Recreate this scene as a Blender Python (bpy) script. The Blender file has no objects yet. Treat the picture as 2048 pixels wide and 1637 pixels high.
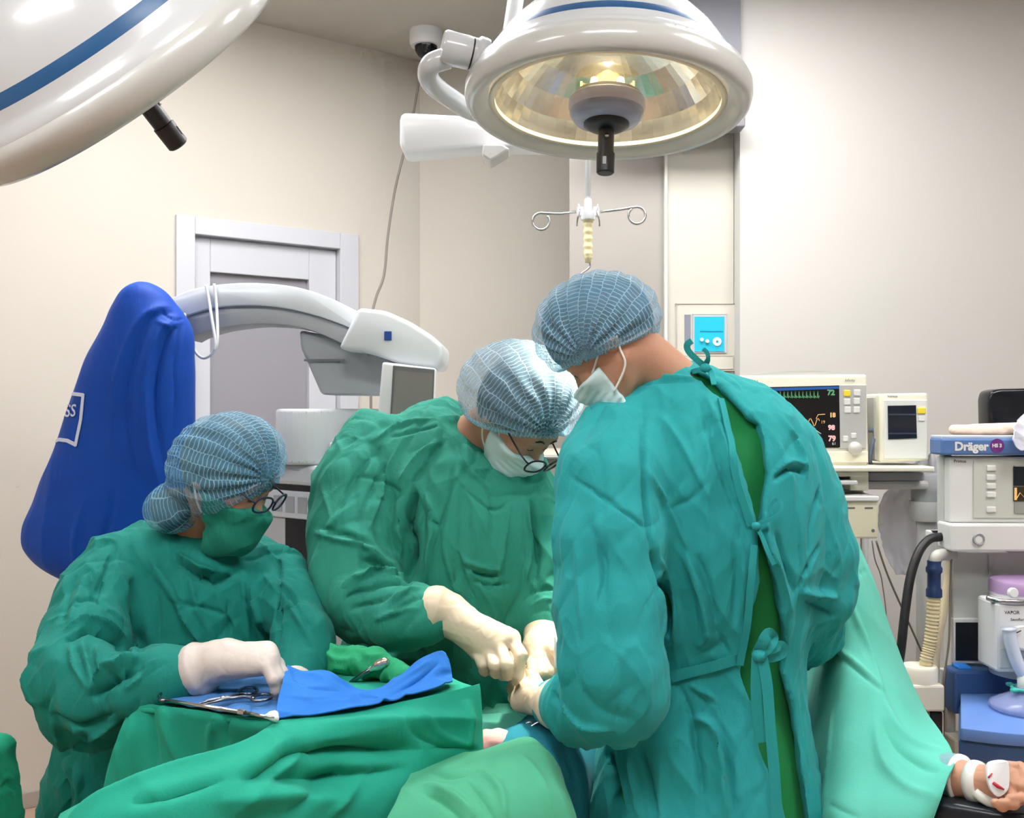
import bpy, bmesh, math, random
import numpy as np
from mathutils import Vector, Matrix
from mathutils.bvhtree import BVHTree

random.seed(7)
scene = bpy.context.scene
C = scene.collection

# ------------------------------------------------------------------ camera
CAM_Z = 1.45
cam_data = bpy.data.cameras.new('camera')
cam_data.sensor_width = 36.0
cam_data.lens = 36.0
cam_data.clip_start = 0.05
cam = bpy.data.objects.new('camera', cam_data)
C.objects.link(cam)
cam.location = (0, 0, CAM_Z)
cam.rotation_euler = (math.pi / 2, 0, 0)
scene.camera = cam

# ------------------------------------------------------------------ world, exposure
world = bpy.data.worlds.new('world'); scene.world = world
world.use_nodes = True
world.node_tree.nodes['Background'].inputs[0].default_value = (0.9, 0.95, 1.0, 1)
world.node_tree.nodes['Background'].inputs[1].default_value = 0.3
vs = scene.view_settings
vs.view_transform = 'Standard'; vs.look = 'None'; vs.gamma = 1.0
vs.use_curve_mapping = False
vs.exposure = 1.05
PANEL_POWER = 9.6           # emission of the ceiling light panels
LAMP_POWER = 85.0           # beam of the surgical lamp
cy = scene.cycles
cy.max_bounces = 5; cy.diffuse_bounces = 3; cy.use_adaptive_sampling = True; cy.adaptive_threshold = 0.09; cy.adaptive_min_samples = 12; cy.glossy_bounces = 3; cy.transmission_bounces = 3; cy.transparent_max_bounces = 8
cy.caustics_reflective = False; cy.caustics_refractive = False; cy.sample_clamp_indirect = 4.0

# ------------------------------------------------------------------ helpers
def P(x, y, d):
    """a point d metres into the room (photo frame 2048 x 1637)"""
    return Vector(((x - 1024) / 2048 * d, d, CAM_Z - (y - 818.5) / 2048 * d))

def PL(pts):
    return [P(*p) for p in pts]

def srgb(r, g, b):
    f = lambda c: (c / 255 / 12.92) if c / 255 <= 0.04045 else ((c / 255 + 0.055) / 1.055) ** 2.4
    return (f(r), f(g), f(b), 1.0)

_mats = {}
def mat(name, col, rough=0.5, metal=0.0, var=0.0, var_scale=6.0, bump=0.0, bump_scale=120.0, spec=0.5,
        emit=None, emit_s=0.0, trans=0.0, alpha=1.0, sheen=0.0, coat=0.0, stretch=None, col2=None, ior=1.45):
    if name in _mats:
        return _mats[name]
    m = bpy.data.materials.new(name); m.use_nodes = True
    nt = m.node_tree; b = nt.nodes['Principled BSDF']
    b.inputs['Base Color'].default_value = col
    b.inputs['Roughness'].default_value = rough
    b.inputs['Metallic'].default_value = metal
    b.inputs['Specular IOR Level'].default_value = spec
    b.inputs['IOR'].default_value = ior
    b.inputs['Transmission Weight'].default_value = trans
    b.inputs['Alpha'].default_value = alpha
    b.inputs['Sheen Weight'].default_value = sheen
    b.inputs['Coat Weight'].default_value = coat
    if emit:
        b.inputs['Emission Color'].default_value = emit
        b.inputs['Emission Strength'].default_value = emit_s
        if emit_s < 5 or emit_s > 20: m.cycles.emission_sampling = 'NONE'
    tc = None
    if var or bump:
        tc = nt.nodes.new('ShaderNodeTexCoord')
        mp = nt.nodes.new('ShaderNodeMapping')
        nt.links.new(tc.outputs['Object'], mp.inputs['Vector'])
        if stretch:
            mp.inputs['Scale'].default_value = stretch
    if var:
        n = nt.nodes.new('ShaderNodeTexNoise'); n.inputs['Scale'].default_value = var_scale
        n.inputs['Detail'].default_value = 5
        nt.links.new(mp.outputs[0], n.inputs['Vector'])
        mx = nt.nodes.new('ShaderNodeMix'); mx.data_type = 'RGBA'
        c2 = col2 if col2 else tuple(max(0, c * (1 - var)) for c in col[:3]) + (1,)
        c1 = col if col2 else tuple(min(1, c * (1 + var)) for c in col[:3]) + (1,)
        mx.inputs[6].default_value = c1; mx.inputs[7].default_value = c2
        nt.links.new(n.outputs['Fac'], mx.inputs[0])
        nt.links.new(mx.outputs[2], b.inputs['Base Color'])
    if bump:
        n = nt.nodes.new('ShaderNodeTexNoise'); n.inputs['Scale'].default_value = bump_scale
        n.inputs['Detail'].default_value = 6
        nt.links.new(mp.outputs[0], n.inputs['Vector'])
        bp = nt.nodes.new('ShaderNodeBump'); bp.inputs['Strength'].default_value = bump
        bp.inputs['Distance'].default_value = 0.004
        nt.links.new(n.outputs['Fac'], bp.inputs['Height'])
        nt.links.new(bp.outputs[0], b.inputs['Normal'])
    _mats[name] = m
    return m

def cloth_mat(name, col, dark=None, rough=0.85, wr=0.35, scale=14.0):
    """woven cotton: slight tone variation, fine weave and small creases as relief"""
    if name in _mats:
        return _mats[name]
    m = bpy.data.materials.new(name); m.use_nodes = True
    nt = m.node_tree; b = nt.nodes['Principled BSDF']; L = nt.links.new
    b.inputs['Roughness'].default_value = rough
    b.inputs['Specular IOR Level'].default_value = 0.25
    b.inputs['Sheen Weight'].default_value = 0.05
    b.inputs['Sheen Roughness'].default_value = 0.4
    tc = nt.nodes.new('ShaderNodeTexCoord')
    n1 = nt.nodes.new('ShaderNodeTexNoise'); n1.inputs['Scale'].default_value = 7.0; n1.inputs['Detail'].default_value = 4
    L(tc.outputs['Object'], n1.inputs['Vector'])
    mx = nt.nodes.new('ShaderNodeMix'); mx.data_type = 'RGBA'
    mx.inputs[6].default_value = col
    mx.inputs[7].default_value = dark or tuple(c * 0.78 for c in col[:3]) + (1,)
    L(n1.outputs['Fac'], mx.inputs[0]); L(mx.outputs[2], b.inputs['Base Color'])
    mp = nt.nodes.new('ShaderNodeMapping'); mp.inputs['Scale'].default_value = (1, 1, 0.35)
    L(tc.outputs['Object'], mp.inputs['Vector'])
    n2 = nt.nodes.new('ShaderNodeTexNoise'); n2.inputs['Scale'].default_value = scale
    n2.inputs['Detail'].default_value = 5; n2.inputs['Distortion'].default_value = 1.2
    L(mp.outputs[0], n2.inputs['Vector'])
    b1 = nt.nodes.new('ShaderNodeBump'); b1.inputs['Strength'].default_value = wr; b1.inputs['Distance'].default_value = 0.02
    L(n2.outputs['Fac'], b1.inputs['Height'])
    n4 = nt.nodes.new('ShaderNodeTexNoise'); n4.noise_type = 'RIDGED_MULTIFRACTAL'; n4.inputs['Scale'].default_value = scale * .55
    n4.inputs['Detail'].default_value = 2.5; n4.inputs['Distortion'].default_value = 0.6; n4.normalize = False
    L(mp.outputs[0], n4.inputs['Vector'])
    b4 = nt.nodes.new('ShaderNodeBump'); b4.inputs['Strength'].default_value = wr * .9; b4.inputs['Distance'].default_value = 0.006
    L(n4.outputs['Fac'], b4.inputs['Height']); L(b1.outputs[0], b4.inputs['Normal']); b1 = b4
    n3 = nt.nodes.new('ShaderNodeTexNoise'); n3.inputs['Scale'].default_value = 420; n3.inputs['Detail'].default_value = 2
    L(tc.outputs['Object'], n3.inputs['Vector'])
    b2 = nt.nodes.new('ShaderNodeBump'); b2.inputs['Strength'].default_value = 0.25; b2.inputs['Distance'].default_value = 0.002
    L(n3.outputs['Fac'], b2.inputs['Height']); L(b1.outputs[0], b2.inputs['Normal'])
    L(b2.outputs[0], b.inputs['Normal'])
    _mats[name] = m
    return m

def thing(name, label, cat, loc=(0, 0, 0), group=None, kind=None):
    o = bpy.data.objects.new(name, None); C.objects.link(o)
    o.empty_display_size = 0.1
    o.location = loc
    o['label'] = label
    if kind: o['kind'] = kind
    else: o['category'] = cat
    if group: o['group'] = group
    return o

def root_of(o):
    return Vector(o.location)      # every location here is kept in world space (parent inverse cancels the parent)

def link(name, me, m=None, parent=None, smooth=False, label=None, cat=None, group=None, kind=None):
    """one mesh object from world-space mesh data; its origin is put at its base centre"""
    o = bpy.data.objects.new(name, me); C.objects.link(o)
    n = len(me.vertices)
    if n:
        co = np.empty(n * 3, np.float32); me.vertices.foreach_get('co', co); co = co.reshape(-1, 3)
        lo, hi = co.min(0), co.max(0)
        org = np.array([(lo[0] + hi[0]) / 2, (lo[1] + hi[1]) / 2, lo[2]], np.float32)
        co -= org
        me.vertices.foreach_set('co', co.ravel())
        o.location = org.tolist()
    if m is not None:
        me.materials.append(m)
    if smooth:
        me.polygons.foreach_set('use_smooth', np.ones(len(me.polygons), bool))
    me.update()
    if parent is not None:
        o.parent = parent
        o.matrix_parent_inverse = Matrix.Translation(-root_of(parent))
    if label: o['label'] = label
    if kind: o['kind'] = kind
    elif cat: o['category'] = cat
    if group: o['group'] = group
    return o

def mesh_np(name, v, f):
    """mesh from numpy verts (n,3) and quads (m,4)"""
    me = bpy.data.meshes.new(name)
    v = np.asarray(v, np.float32); f = np.asarray(f, np.int32)
    me.vertices.add(len(v)); me.vertices.foreach_set('co', v.ravel())
    me.loops.add(f.size); me.loops.foreach_set('vertex_index', f.ravel())
    me.polygons.add(len(f))
    me.polygons.foreach_set('loop_start', np.arange(0, f.size, f.shape[1], dtype=np.int32))
    me.polygons.foreach_set('loop_total', np.full(len(f), f.shape[1], np.int32))
    me.update(calc_edges=True)
    return me

def bm_mesh(bm, name='m'):
    me = bpy.data.meshes.new(name); bm.to_mesh(me); bm.free(); return me

class B:
    """collects primitive shapes (world space) into one bmesh"""
    def __init__(s): s.bm = bmesh.new()
    def _add(s, other, M):
        tmp = bpy.data.meshes.new('t'); other.to_mesh(tmp); other.free()
        tmp.transform(M); s.bm.from_mesh(tmp); bpy.data.meshes.remove(tmp)
    def box(s, c, size, rot=None, bev=0.0, seg=2):
        o = bmesh.new(); bmesh.ops.create_cube(o, size=1)
        for v in o.verts: v.co = Vector((v.co.x * size[0], v.co.y * size[1], v.co.z * size[2]))
        if bev: bmesh.ops.bevel(o, geom=list(o.edges), offset=bev, segments=seg, profile=0.5, affect='EDGES')
        M = Matrix.Translation(c)
        if rot is not None: M = M @ rot
        s._add(o, M); return s
    def box2(s, lo, hi, bev=0.0, seg=2):
        lo = Vector(lo); hi = Vector(hi)
        return s.box((lo + hi) / 2, hi - lo, None, bev, seg)
    def prism(s, poly, d, bev=0.0, seg=2):
        """closed outline (world points) pushed along vector d"""
        o = bmesh.new(); d = Vector(d)
        a = [o.verts.new(p) for p in poly]; b = [o.verts.new(Vector(p) + d) for p in poly]
        o.faces.new(a); o.faces.new(b[::-1]); n = len(a)
        for i in range(n): o.faces.new((a[i], b[i], b[(i + 1) % n], a[(i + 1) % n])[::-1])
        bmesh.ops.recalc_face_normals(o, faces=list(o.faces))
        if bev: bmesh.ops.bevel(o, geom=list(o.edges), offset=bev, segments=seg, profile=0.5, affect='EDGES')
        s._add(o, Matrix.Identity(4)); return s
    def tube(s, pts, r, seg=10, closed=False, cap=True):
        pts = [Vector(p) for p in pts]; n = len(pts)
        rr = r if isinstance(r, (list, tuple)) else [r] * n
        o = s.bm; rings = []; up = None
        for i, p in enumerate(pts):
            if closed: t = (pts[(i + 1) % n] - pts[i - 1])
            else: t = pts[min(i + 1, n - 1)] - pts[max(i - 1, 0)]
            t = t.normalized() if t.length > 1e-9 else Vector((0, 0, 1))
            if up is None:
                up = Vector((0, 0, 1)) if abs(t.z) < 0.9 else Vector((1, 0, 0))
            up = (up - t * up.dot(t)).normalized(); sd = t.cross(up)
            rings.append([o.verts.new(p + (up * math.cos(a) + sd * math.sin(a)) * rr[i])
                          for a in [2 * math.pi * k / seg for k in range(seg)]])
        for i in range(n if closed else n - 1):
            A, Bq = rings[i], rings[(i + 1) % n]
            for k in range(seg): o.faces.new((A[k], A[(k + 1) % seg], Bq[(k + 1) % seg], Bq[k]))
        if cap and not closed:
            o.faces.new(rings[0][::-1]); o.faces.new(rings[-1])
        return s
    def lathe(s, prof, M=None, seg=48, a0=0.0, a1=2 * math.pi):
        """profile [(r, z)] turned about local Z, then placed by M"""
        M = M or Matrix.Identity(4); o = s.bm; rings = []
        full = abs(a1 - a0 - 2 * math.pi) < 1e-6; ns = seg if full else seg + 1
        for r, z in prof:
            if r < 1e-7: rings.append([o.verts.new(M @ Vector((0, 0, z)))])
            else: rings.append([o.verts.new(M @ Vector((r * math.cos(a), r * math.sin(a), z)))
                                for a in [a0 + (a1 - a0) * k / seg for k in range(ns)]])
        for i in range(len(rings) - 1):
            A, Q = rings[i], rings[i + 1]
            for k in range(seg):
                k2 = (k + 1) % seg if full else k + 1
                if len(A) == 1 and len(Q) == 1: continue
                if len(A) == 1: o.faces.new((A[0], Q[k2], Q[k]))
                elif len(Q) == 1: o.faces.new((A[k], A[k2], Q[0]))
                else: o.faces.new((A[k], A[k2], Q[k2], Q[k]))
        return s
    def ribbon(s, pts, w, th, nrm):
        """flat band following pts; nrm = face normal (vector or list of vectors)"""
        pts = [Vector(p) for p in pts]; n = len(pts); o = s.bm; rings = []
        for i, p in enumerate(pts):
            t = (pts[min(i + 1, n - 1)] - pts[max(i - 1, 0)]).normalized()
            N = Vector(nrm[i] if isinstance(nrm, list) else nrm)
            sd = t.cross(N).normalized(); N2 = sd.cross(t).normalized()
            ww = w[i] if isinstance(w, (list, tuple)) else w
            rings.append([o.verts.new(p + sd * a * ww / 2 + N2 * b * th / 2) for a, b in ((-1, -1), (1, -1), (1, 1), (-1, 1))])
        for i in range(n - 1):
            for k in range(4): o.faces.new((rings[i][k], rings[i][(k + 1) % 4], rings[i + 1][(k + 1) % 4], rings[i + 1][k]))
        o.faces.new(rings[0][::-1]); o.faces.new(rings[-1])
        return s
    def done(s, name, m, parent=None, smooth=False, auto=None, **kw):
        bmesh.ops.recalc_face_normals(s.bm, faces=list(s.bm.faces))
        if auto is not None:
            lim = math.radians(auto)
            for e in s.bm.edges:
                if len(e.link_faces) == 2 and e.calc_face_angle(0) > lim: e.smooth = False
            smooth = True
        return link(name, bm_mesh(s.bm, name), m, parent, smooth, **kw)

def spline(pts, n=8, closed=False):
    """Catmull-Rom through points"""
    pts = [Vector(p) for p in pts]; m = len(pts); out = []
    for i in range(m if closed else m - 1):
        if closed: a, b, c, d = pts[i - 1], pts[i], pts[(i + 1) % m], pts[(i + 2) % m]
        else: a, b, c, d = pts[max(i - 1, 0)], pts[i], pts[i + 1], pts[min(i + 2, m - 1)]
        for k in range(n):
            t = k / n
            out.append(0.5 * ((2 * b) + (c - a) * t + (2 * a - 5 * b + 4 * c - d) * t * t + (3 * b - a - 3 * c + d) * t ** 3))
    if not closed: out.append(pts[-1])
    return out

def axis_matrix(origin, z, xhint=(1, 0, 0)):
    z = Vector(z).normalized(); x = Vector(xhint); x = (x - z * x.dot(z)).normalized(); y = z.cross(x)
    M = Matrix((x, y, z)).transposed().to_4x4(); M.translation = Vector(origin); return M

def text_mesh(txt, size, M, ext=0.0006, shear=0.0, bold=0.0, align='CENTER'):
    cu = bpy.data.curves.new('txt', 'FONT'); cu.body = txt; cu.size = size; cu.extrude = ext
    cu.align_x = align; cu.align_y = 'CENTER'; cu.shear = shear; cu.offset = bold; cu.resolution_u = 3
    o = bpy.data.objects.new('txt', cu); C.objects.link(o)
    dg = bpy.context.evaluated_depsgraph_get(); dg.update()
    me = bpy.data.meshes.new_from_object(o.evaluated_get(dg))
    bpy.data.objects.remove(o); bpy.data.curves.remove(cu)
    me.transform(M); me.materials.clear()
    return me

def face_M(origin, right=(1, 0, 0), up=(0, 0, 1)):
    """flat lettering frame: x = right, y = up, z towards the reader"""
    r = Vector(right).normalized(); u = Vector(up); u = (u - r * u.dot(r)).normalized(); n = r.cross(u)
    M = Matrix((r, u, n)).transposed().to_4x4(); M.translation = Vector(origin); return M

# ------------------------------------------------------------------ sculpting: signed distance shapes -> quads
F = np.float32
def A3(p): return np.array(p, F)

def noise3(p, seed=0):
    """gradient noise, p (n,3) -> about -1..1"""
    p = np.asarray(p, F); i = np.floor(p).astype(np.int64); f = p - i
    u = f * f * f * (f * (f * 6 - 15) + 10)
    def g(dx, dy, dz):
        h = ((i[:, 0] + dx) * 73856093) ^ ((i[:, 1] + dy) * 19349663) ^ ((i[:, 2] + dz) * 83492791) ^ (seed * 2654435)
        h = (h ^ (h >> 13)) * 1274126177; h = h ^ (h >> 16)
        gx = ((h & 255) / 127.5 - 1); gy = (((h >> 8) & 255) / 127.5 - 1); gz = (((h >> 16) & 255) / 127.5 - 1)
        return gx * (f[:, 0] - dx) + gy * (f[:, 1] - dy) + gz * (f[:, 2] - dz)
    l = lambda a, b, t: a + (b - a) * t
    x00 = l(g(0, 0, 0), g(1, 0, 0), u[:, 0]); x10 = l(g(0, 1, 0), g(1, 1, 0), u[:, 0])
    x01 = l(g(0, 0, 1), g(1, 0, 1), u[:, 0]); x11 = l(g(0, 1, 1), g(1, 1, 1), u[:, 0])
    return l(l(x00, x10, u[:, 1]), l(x01, x11, u[:, 1]), u[:, 2]).astype(F)

def smin(a, b, k):
    h = np.clip(0.5 + 0.5 * (b - a) / k, 0, 1); return b + (a - b) * h - k * h * (1 - h)
def smax(a, b, k): return -smin(-a, -b, k)

def sd_cone(p, a, b, ra, rb):
    a = A3(a); ba = A3(b) - a; pa = p - a
    t = np.clip(pa @ ba / max(float(ba @ ba), 1e-9), 0, 1)
    return np.sqrt(((pa - t[:, None] * ba) ** 2).sum(1)) - (ra + (rb - ra) * t)

def sd_chain(p, pts, rad, k=0.02):
    d = None
    for i in range(len(pts) - 1):
        e = sd_cone(p, pts[i], pts[i + 1], rad[i], rad[i + 1])
        d = e if d is None else smin(d, e, k)
    return d

def sd_ell(p, c, r, R=None):
    q = p - A3(c)
    if R is not None: q = q @ np.asarray(R, F)          # columns of R = local axes
    r = A3(r); k0 = np.sqrt(((q / r) ** 2).sum(1)); k1 = np.sqrt(((q / (r * r)) ** 2).sum(1)) + 1e-9
    return k0 * (k0 - 1) / k1

def hermite(x, xs, ys):
    """smooth interpolation of rows"""
    xs = np.asarray(xs, float); ys = np.asarray(ys, float); m = np.gradient(ys, xs)
    x = np.clip(x, xs[0], xs[-1]); j = np.clip(np.searchsorted(xs, x) - 1, 0, len(xs) - 2)
    h = xs[j + 1] - xs[j]; t = (x - xs[j]) / h
    return ((2 * t ** 3 - 3 * t ** 2 + 1) * ys[j] + (t ** 3 - 2 * t ** 2 + t) * h * m[j]
            + (-2 * t ** 3 + 3 * t ** 2) * ys[j + 1] + (t ** 3 - t ** 2) * h * m[j + 1])

def rows_from_photo(rows):
    """rows (y, xl, xr, depth, half-depth) -> z-sorted loft table (z, cx, cy, rx, ry)"""
    T = []
    for y, xl, xr, d, ry in rows:
        a = P(xl, y, d); b = P(xr, y, d); T.append((a.z, (a.x + b.x) / 2, d, (b.x - a.x) / 2, ry))
    return sorted(T)

def sd_loft(p, T, cap=0.03):
    z = p[:, 2]; Z = [t[0] for t in T]
    cx, cy, rx, ry = [hermite(z, Z, [t[i] for t in T]).astype(F) for i in (1, 2, 3, 4)]
    qx = p[:, 0] - cx; qy = p[:, 1] - cy
    k0 = np.sqrt((qx / rx) ** 2 + (qy / ry) ** 2); k1 = np.sqrt((qx / rx ** 2) ** 2 + (qy / ry ** 2) ** 2) + 1e-6
    d = np.where(k0 < 0.15, -np.minimum(rx, ry) * (1 - k0), k0 * (k0 - 1) / k1)
    return smax(d, np.maximum(z - Z[-1], Z[0] - z), cap)

def sd_poly2(u, v, poly):
    """signed distance to a closed 2-D outline"""
    q = np.asarray(poly, F); n = len(q); d = np.full(len(u), 1e9, F); s = np.ones(len(u), F)
    for i in range(n):
        a = q[i]; b = q[i - 1]; e = b - a; wx = u - a[0]; wy = v - a[1]
        t = np.clip((wx * e[0] + wy * e[1]) / max(float(e @ e), 1e-12), 0, 1)
        d = np.minimum(d, (wx - e[0] * t) ** 2 + (wy - e[1] * t) ** 2)
        c1 = v >= a[1]; c2 = v < b[1]; c3 = e[0] * wy > e[1] * wx
        s = np.where((c1 & c2 & c3) | (~c1 & ~c2 & ~c3), -s, s)
    return s * np.sqrt(d)

def sculpt(f, lo, hi, h, smooth=2):
    """surface nets over a sparse grid: returns verts, quads of f = 0"""
    lo = A3(lo); hi = A3(hi); K = 4; H = h * K
    nc = np.maximum(np.ceil((hi - lo) / H).astype(int), 1)
    cc = np.stack(np.meshgrid(*[np.arange(k) for k in nc], indexing='ij'), -1).reshape(-1, 3)
    dc = f((lo + (cc + 0.5) * H - 0.5 * h).astype(F))
    G = np.repeat(np.repeat(np.repeat(np.where(dc < 0, -1, 1).astype(F).reshape(nc), K, 0), K, 1), K, 2)
    act = cc[np.abs(dc) < H * 1.9]
    off = np.stack(np.meshgrid(*[np.arange(K)] * 3, indexing='ij'), -1).reshape(-1, 3)
    idx = (act[:, None, :] * K + off[None]).reshape(-1, 3)
    for s in range(0, len(idx), 400000):
        q = idx[s:s + 400000]
        G[q[:, 0], q[:, 1], q[:, 2]] = f((lo + q * h).astype(F))
    N = G < 0
    cell = np.zeros(tuple(np.array(G.shape) - 1), np.uint8)
    offs = [(a, b, c) for a in (0, 1) for b in (0, 1) for c in (0, 1)]
    sh = lambda Aq, o: Aq[o[0]:Aq.shape[0] - 1 + o[0], o[1]:Aq.shape[1] - 1 + o[1], o[2]:Aq.shape[2] - 1 + o[2]]
    for o in offs: cell += sh(N, o)
    ci = np.argwhere((cell > 0) & (cell < 8)); nv = len(ci)
    vid = np.full(cell.shape, -1, np.int32); vid[ci[:, 0], ci[:, 1], ci[:, 2]] = np.arange(nv)
    val = {o: G[ci[:, 0] + o[0], ci[:, 1] + o[1], ci[:, 2] + o[2]] for o in offs}
    acc = np.zeros((nv, 3), F); cnt = np.zeros(nv, F)
    for o in offs:
        for ax in range(3):
            if o[ax]: continue
            o2 = list(o); o2[ax] = 1; o2 = tuple(o2); a = val[o]; b = val[o2]; m = (a < 0) != (b < 0)
            t = np.where(m, a / np.where(m, a - b, 1), 0)
            pt = np.tile(np.array(o, F), (nv, 1)); pt[:, ax] = t
            acc += pt * m[:, None]; cnt += m
    V = lo + (ci + acc / cnt[:, None]) * h
    quads = []
    for ax in range(3):
        a = [slice(None)] * 3; b = [slice(None)] * 3
        a[ax] = slice(0, -1); b[ax] = slice(1, None)
        e = np.argwhere(N[tuple(a)] != N[tuple(b)])
        u, w = (ax + 1) % 3, (ax + 2) % 3
        e = e[(e[:, u] > 0) & (e[:, w] > 0) & (e[:, u] < G.shape[u] - 1) & (e[:, w] < G.shape[w] - 1)]
        ins = N[e[:, 0], e[:, 1], e[:, 2]]
        def at(du, dw):
            c = e.copy(); c[:, u] += du; c[:, w] += dw; return vid[c[:, 0], c[:, 1], c[:, 2]]
        q = np.stack([at(-1, -1), at(0, -1), at(0, 0), at(-1, 0)], 1)
        q[~ins] = q[~ins][:, ::-1]; quads.append(q)
    Q = np.concatenate(quads); Q = Q[(Q >= 0).all(1)]
    V = V.astype(F)
    for _ in range(smooth): V = relax(V, Q, 0.5)
    return V, Q

def relax(V, Q, w):
    acc = np.zeros_like(V); cnt = np.zeros(len(V), F)
    for a, b in ((0, 1), (1, 2), (2, 3), (3, 0)):
        for i, j in ((a, b), (b, a)):
            for k in range(3): acc[:, k] += np.bincount(Q[:, i], V[Q[:, j], k], len(V))
            cnt += np.bincount(Q[:, i], minlength=len(V))
    cnt[cnt == 0] = 1
    return (V * (1 - w) + acc / cnt[:, None] * w).astype(F)

def normals(V, Q):
    n = np.cross(V[Q[:, 2]] - V[Q[:, 0]], V[Q[:, 3]] - V[Q[:, 1]]); out = np.zeros_like(V)
    for c in range(Q.shape[1]):
        for k in range(3): out[:, k] += np.bincount(Q[:, c], n[:, k], len(V))
    return (out / (np.linalg.norm(out, axis=1, keepdims=True) + 1e-12)).astype(F)

def seg_dist(V, L):
    """distance from verts to a polyline and the position (0..1) along it"""
    best = np.full(len(V), 1e9, F); par = np.zeros(len(V), F); n = len(L) - 1
    for i in range(n):
        a = L[i]; ba = L[i + 1] - a; t = np.clip((V - a) @ ba / max(float(ba @ ba), 1e-12), 0, 1)
        d = np.linalg.norm(V - a - t[:, None] * ba, axis=1); m = d < best
        best[m] = d[m]; par[m] = (i + t[m]) / n
    return best, par

def crease(V, Q, folds, gain=1.0):
    """sculpt cloth folds: each fold (height mm, width mm, photo polyline) is laid on the
    surface where the line of sight meets it, then raised (+) or sunk (-) along the normals"""
    tree = BVHTree.FromPolygons(V.tolist(), Q.tolist()); N = normals(V, Q); D = np.zeros(len(V), F)
    o = Vector((0, 0, CAM_Z))
    for amp, wid, line in folds:
        pts = spline([Vector((x, y, 0)) for x, y in line], 6)
        L = []
        for q in pts:
            d = (P(q.x, q.y, 1.0) - o).normalized(); hit = tree.ray_cast(o, d)
            if hit[0] is not None: L.append(np.array(hit[0], F))
        if len(L) < 3: continue
        w = wid / 1000.0; L = np.array(L, F)
        m = np.where(((V > L.min(0) - 3 * w) & (V < L.max(0) + 3 * w)).all(1))[0]
        if not len(m): continue
        d, t = seg_dist(V[m], L)
        tap = np.sin(np.pi * np.clip(t * .96 + .02, 0, 1)) ** 0.8
        D[m] += amp / 1000.0 * gain * (0.55 * np.exp(-(d / w) ** 2) + 0.45 * np.exp(-(d / (w * 0.45)) ** 1.5)) * tap
    return V + N * D[:, None]

def ridged(V, axis_scale, seed, sharp=2.0):
    """ridge noise 0..1 after scaling space (long folds = small scale on that axis)"""
    q = V * np.array(axis_scale, F)
    q = q + 0.6 * np.stack([noise3(q * 0.5, seed + 5), noise3(q * 0.5, seed + 6), noise3(q * 0.5, seed + 7)], 1)
    return (1 - np.abs(noise3(q, seed)) * 1.6).clip(0, 1) ** sharp

def rot_y(V, deg):
    a = math.radians(deg); c, s = math.cos(a), math.sin(a)
    return V @ np.array([[c, 0, -s], [0, 1, 0], [s, 0, c]], F)

def patch(ctrl, nu=40, nv=40):
    """smooth sheet through a grid of world points (rows x cols): verts, quads"""
    G = np.array([[tuple(p) for p in r] for r in ctrl], float)
    def interp(Aq, n, axis):
        m = Aq.shape[axis]; x = np.linspace(0, m - 1, n); Aq = np.moveaxis(Aq, axis, 0)
        i = np.clip(x.astype(int), 0, m - 2); t = (x - i).reshape((-1,) + (1,) * (Aq.ndim - 1))
        p0 = Aq[np.clip(i - 1, 0, m - 1)]; p1 = Aq[i]; p2 = Aq[i + 1]; p3 = Aq[np.clip(i + 2, 0, m - 1)]
        r = 0.5 * (2 * p1 + (p2 - p0) * t + (2 * p0 - 5 * p1 + 4 * p2 - p3) * t ** 2 + (3 * p1 - p0 - 3 * p2 + p3) * t ** 3)
        return np.moveaxis(r, 0, axis)
    S = interp(interp(G, nv, 0), nu, 1)
    V = S.reshape(-1, 3).astype(F); j, i = np.meshgrid(np.arange(nv - 1), np.arange(nu - 1), indexing='ij')
    a = (j * nu + i).ravel(); Q = np.stack([a, a + nu, a + nu + 1, a + 1], 1).astype(np.int32)
    return V, Q

def thicken(V, Q, th, nu=None):
    """give a sheet two sides and a hem"""
    N = normals(V, Q); n = len(V); W = np.concatenate([V + N * th / 2, V - N * th / 2])
    E = np.concatenate([Q[:, [0, 1]], Q[:, [1, 2]], Q[:, [2, 3]], Q[:, [3, 0]]])
    key = np.minimum(E[:, 0], E[:, 1]).astype(np.int64) * n + np.maximum(E[:, 0], E[:, 1])
    u, inv, c = np.unique(key, return_inverse=True, return_counts=True)
    bd = E[c[inv] == 1]
    side = np.stack([bd[:, 1], bd[:, 0], bd[:, 0] + n, bd[:, 1] + n], 1)
    return W, np.concatenate([Q, Q[:, ::-1] + n, side])

def sheet(name, ctrl, m, parent=None, nu=60, nv=60, th=0.003, folds=(), wr=0.0, wr_scale=(14, 14, 5), seed=1, **kw):
    V, Q = patch(ctrl, nu, nv)
    if wr:
        N = normals(V, Q); V = V + N * (wr * (ridged(V, wr_scale, seed) - 0.4))[:, None]
    if folds: V = crease(V, Q, folds)
    V, Q = thicken(V.astype(F), Q, th)
    return link(name, mesh_np(name, V, Q), m, parent, True, **kw)
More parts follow.
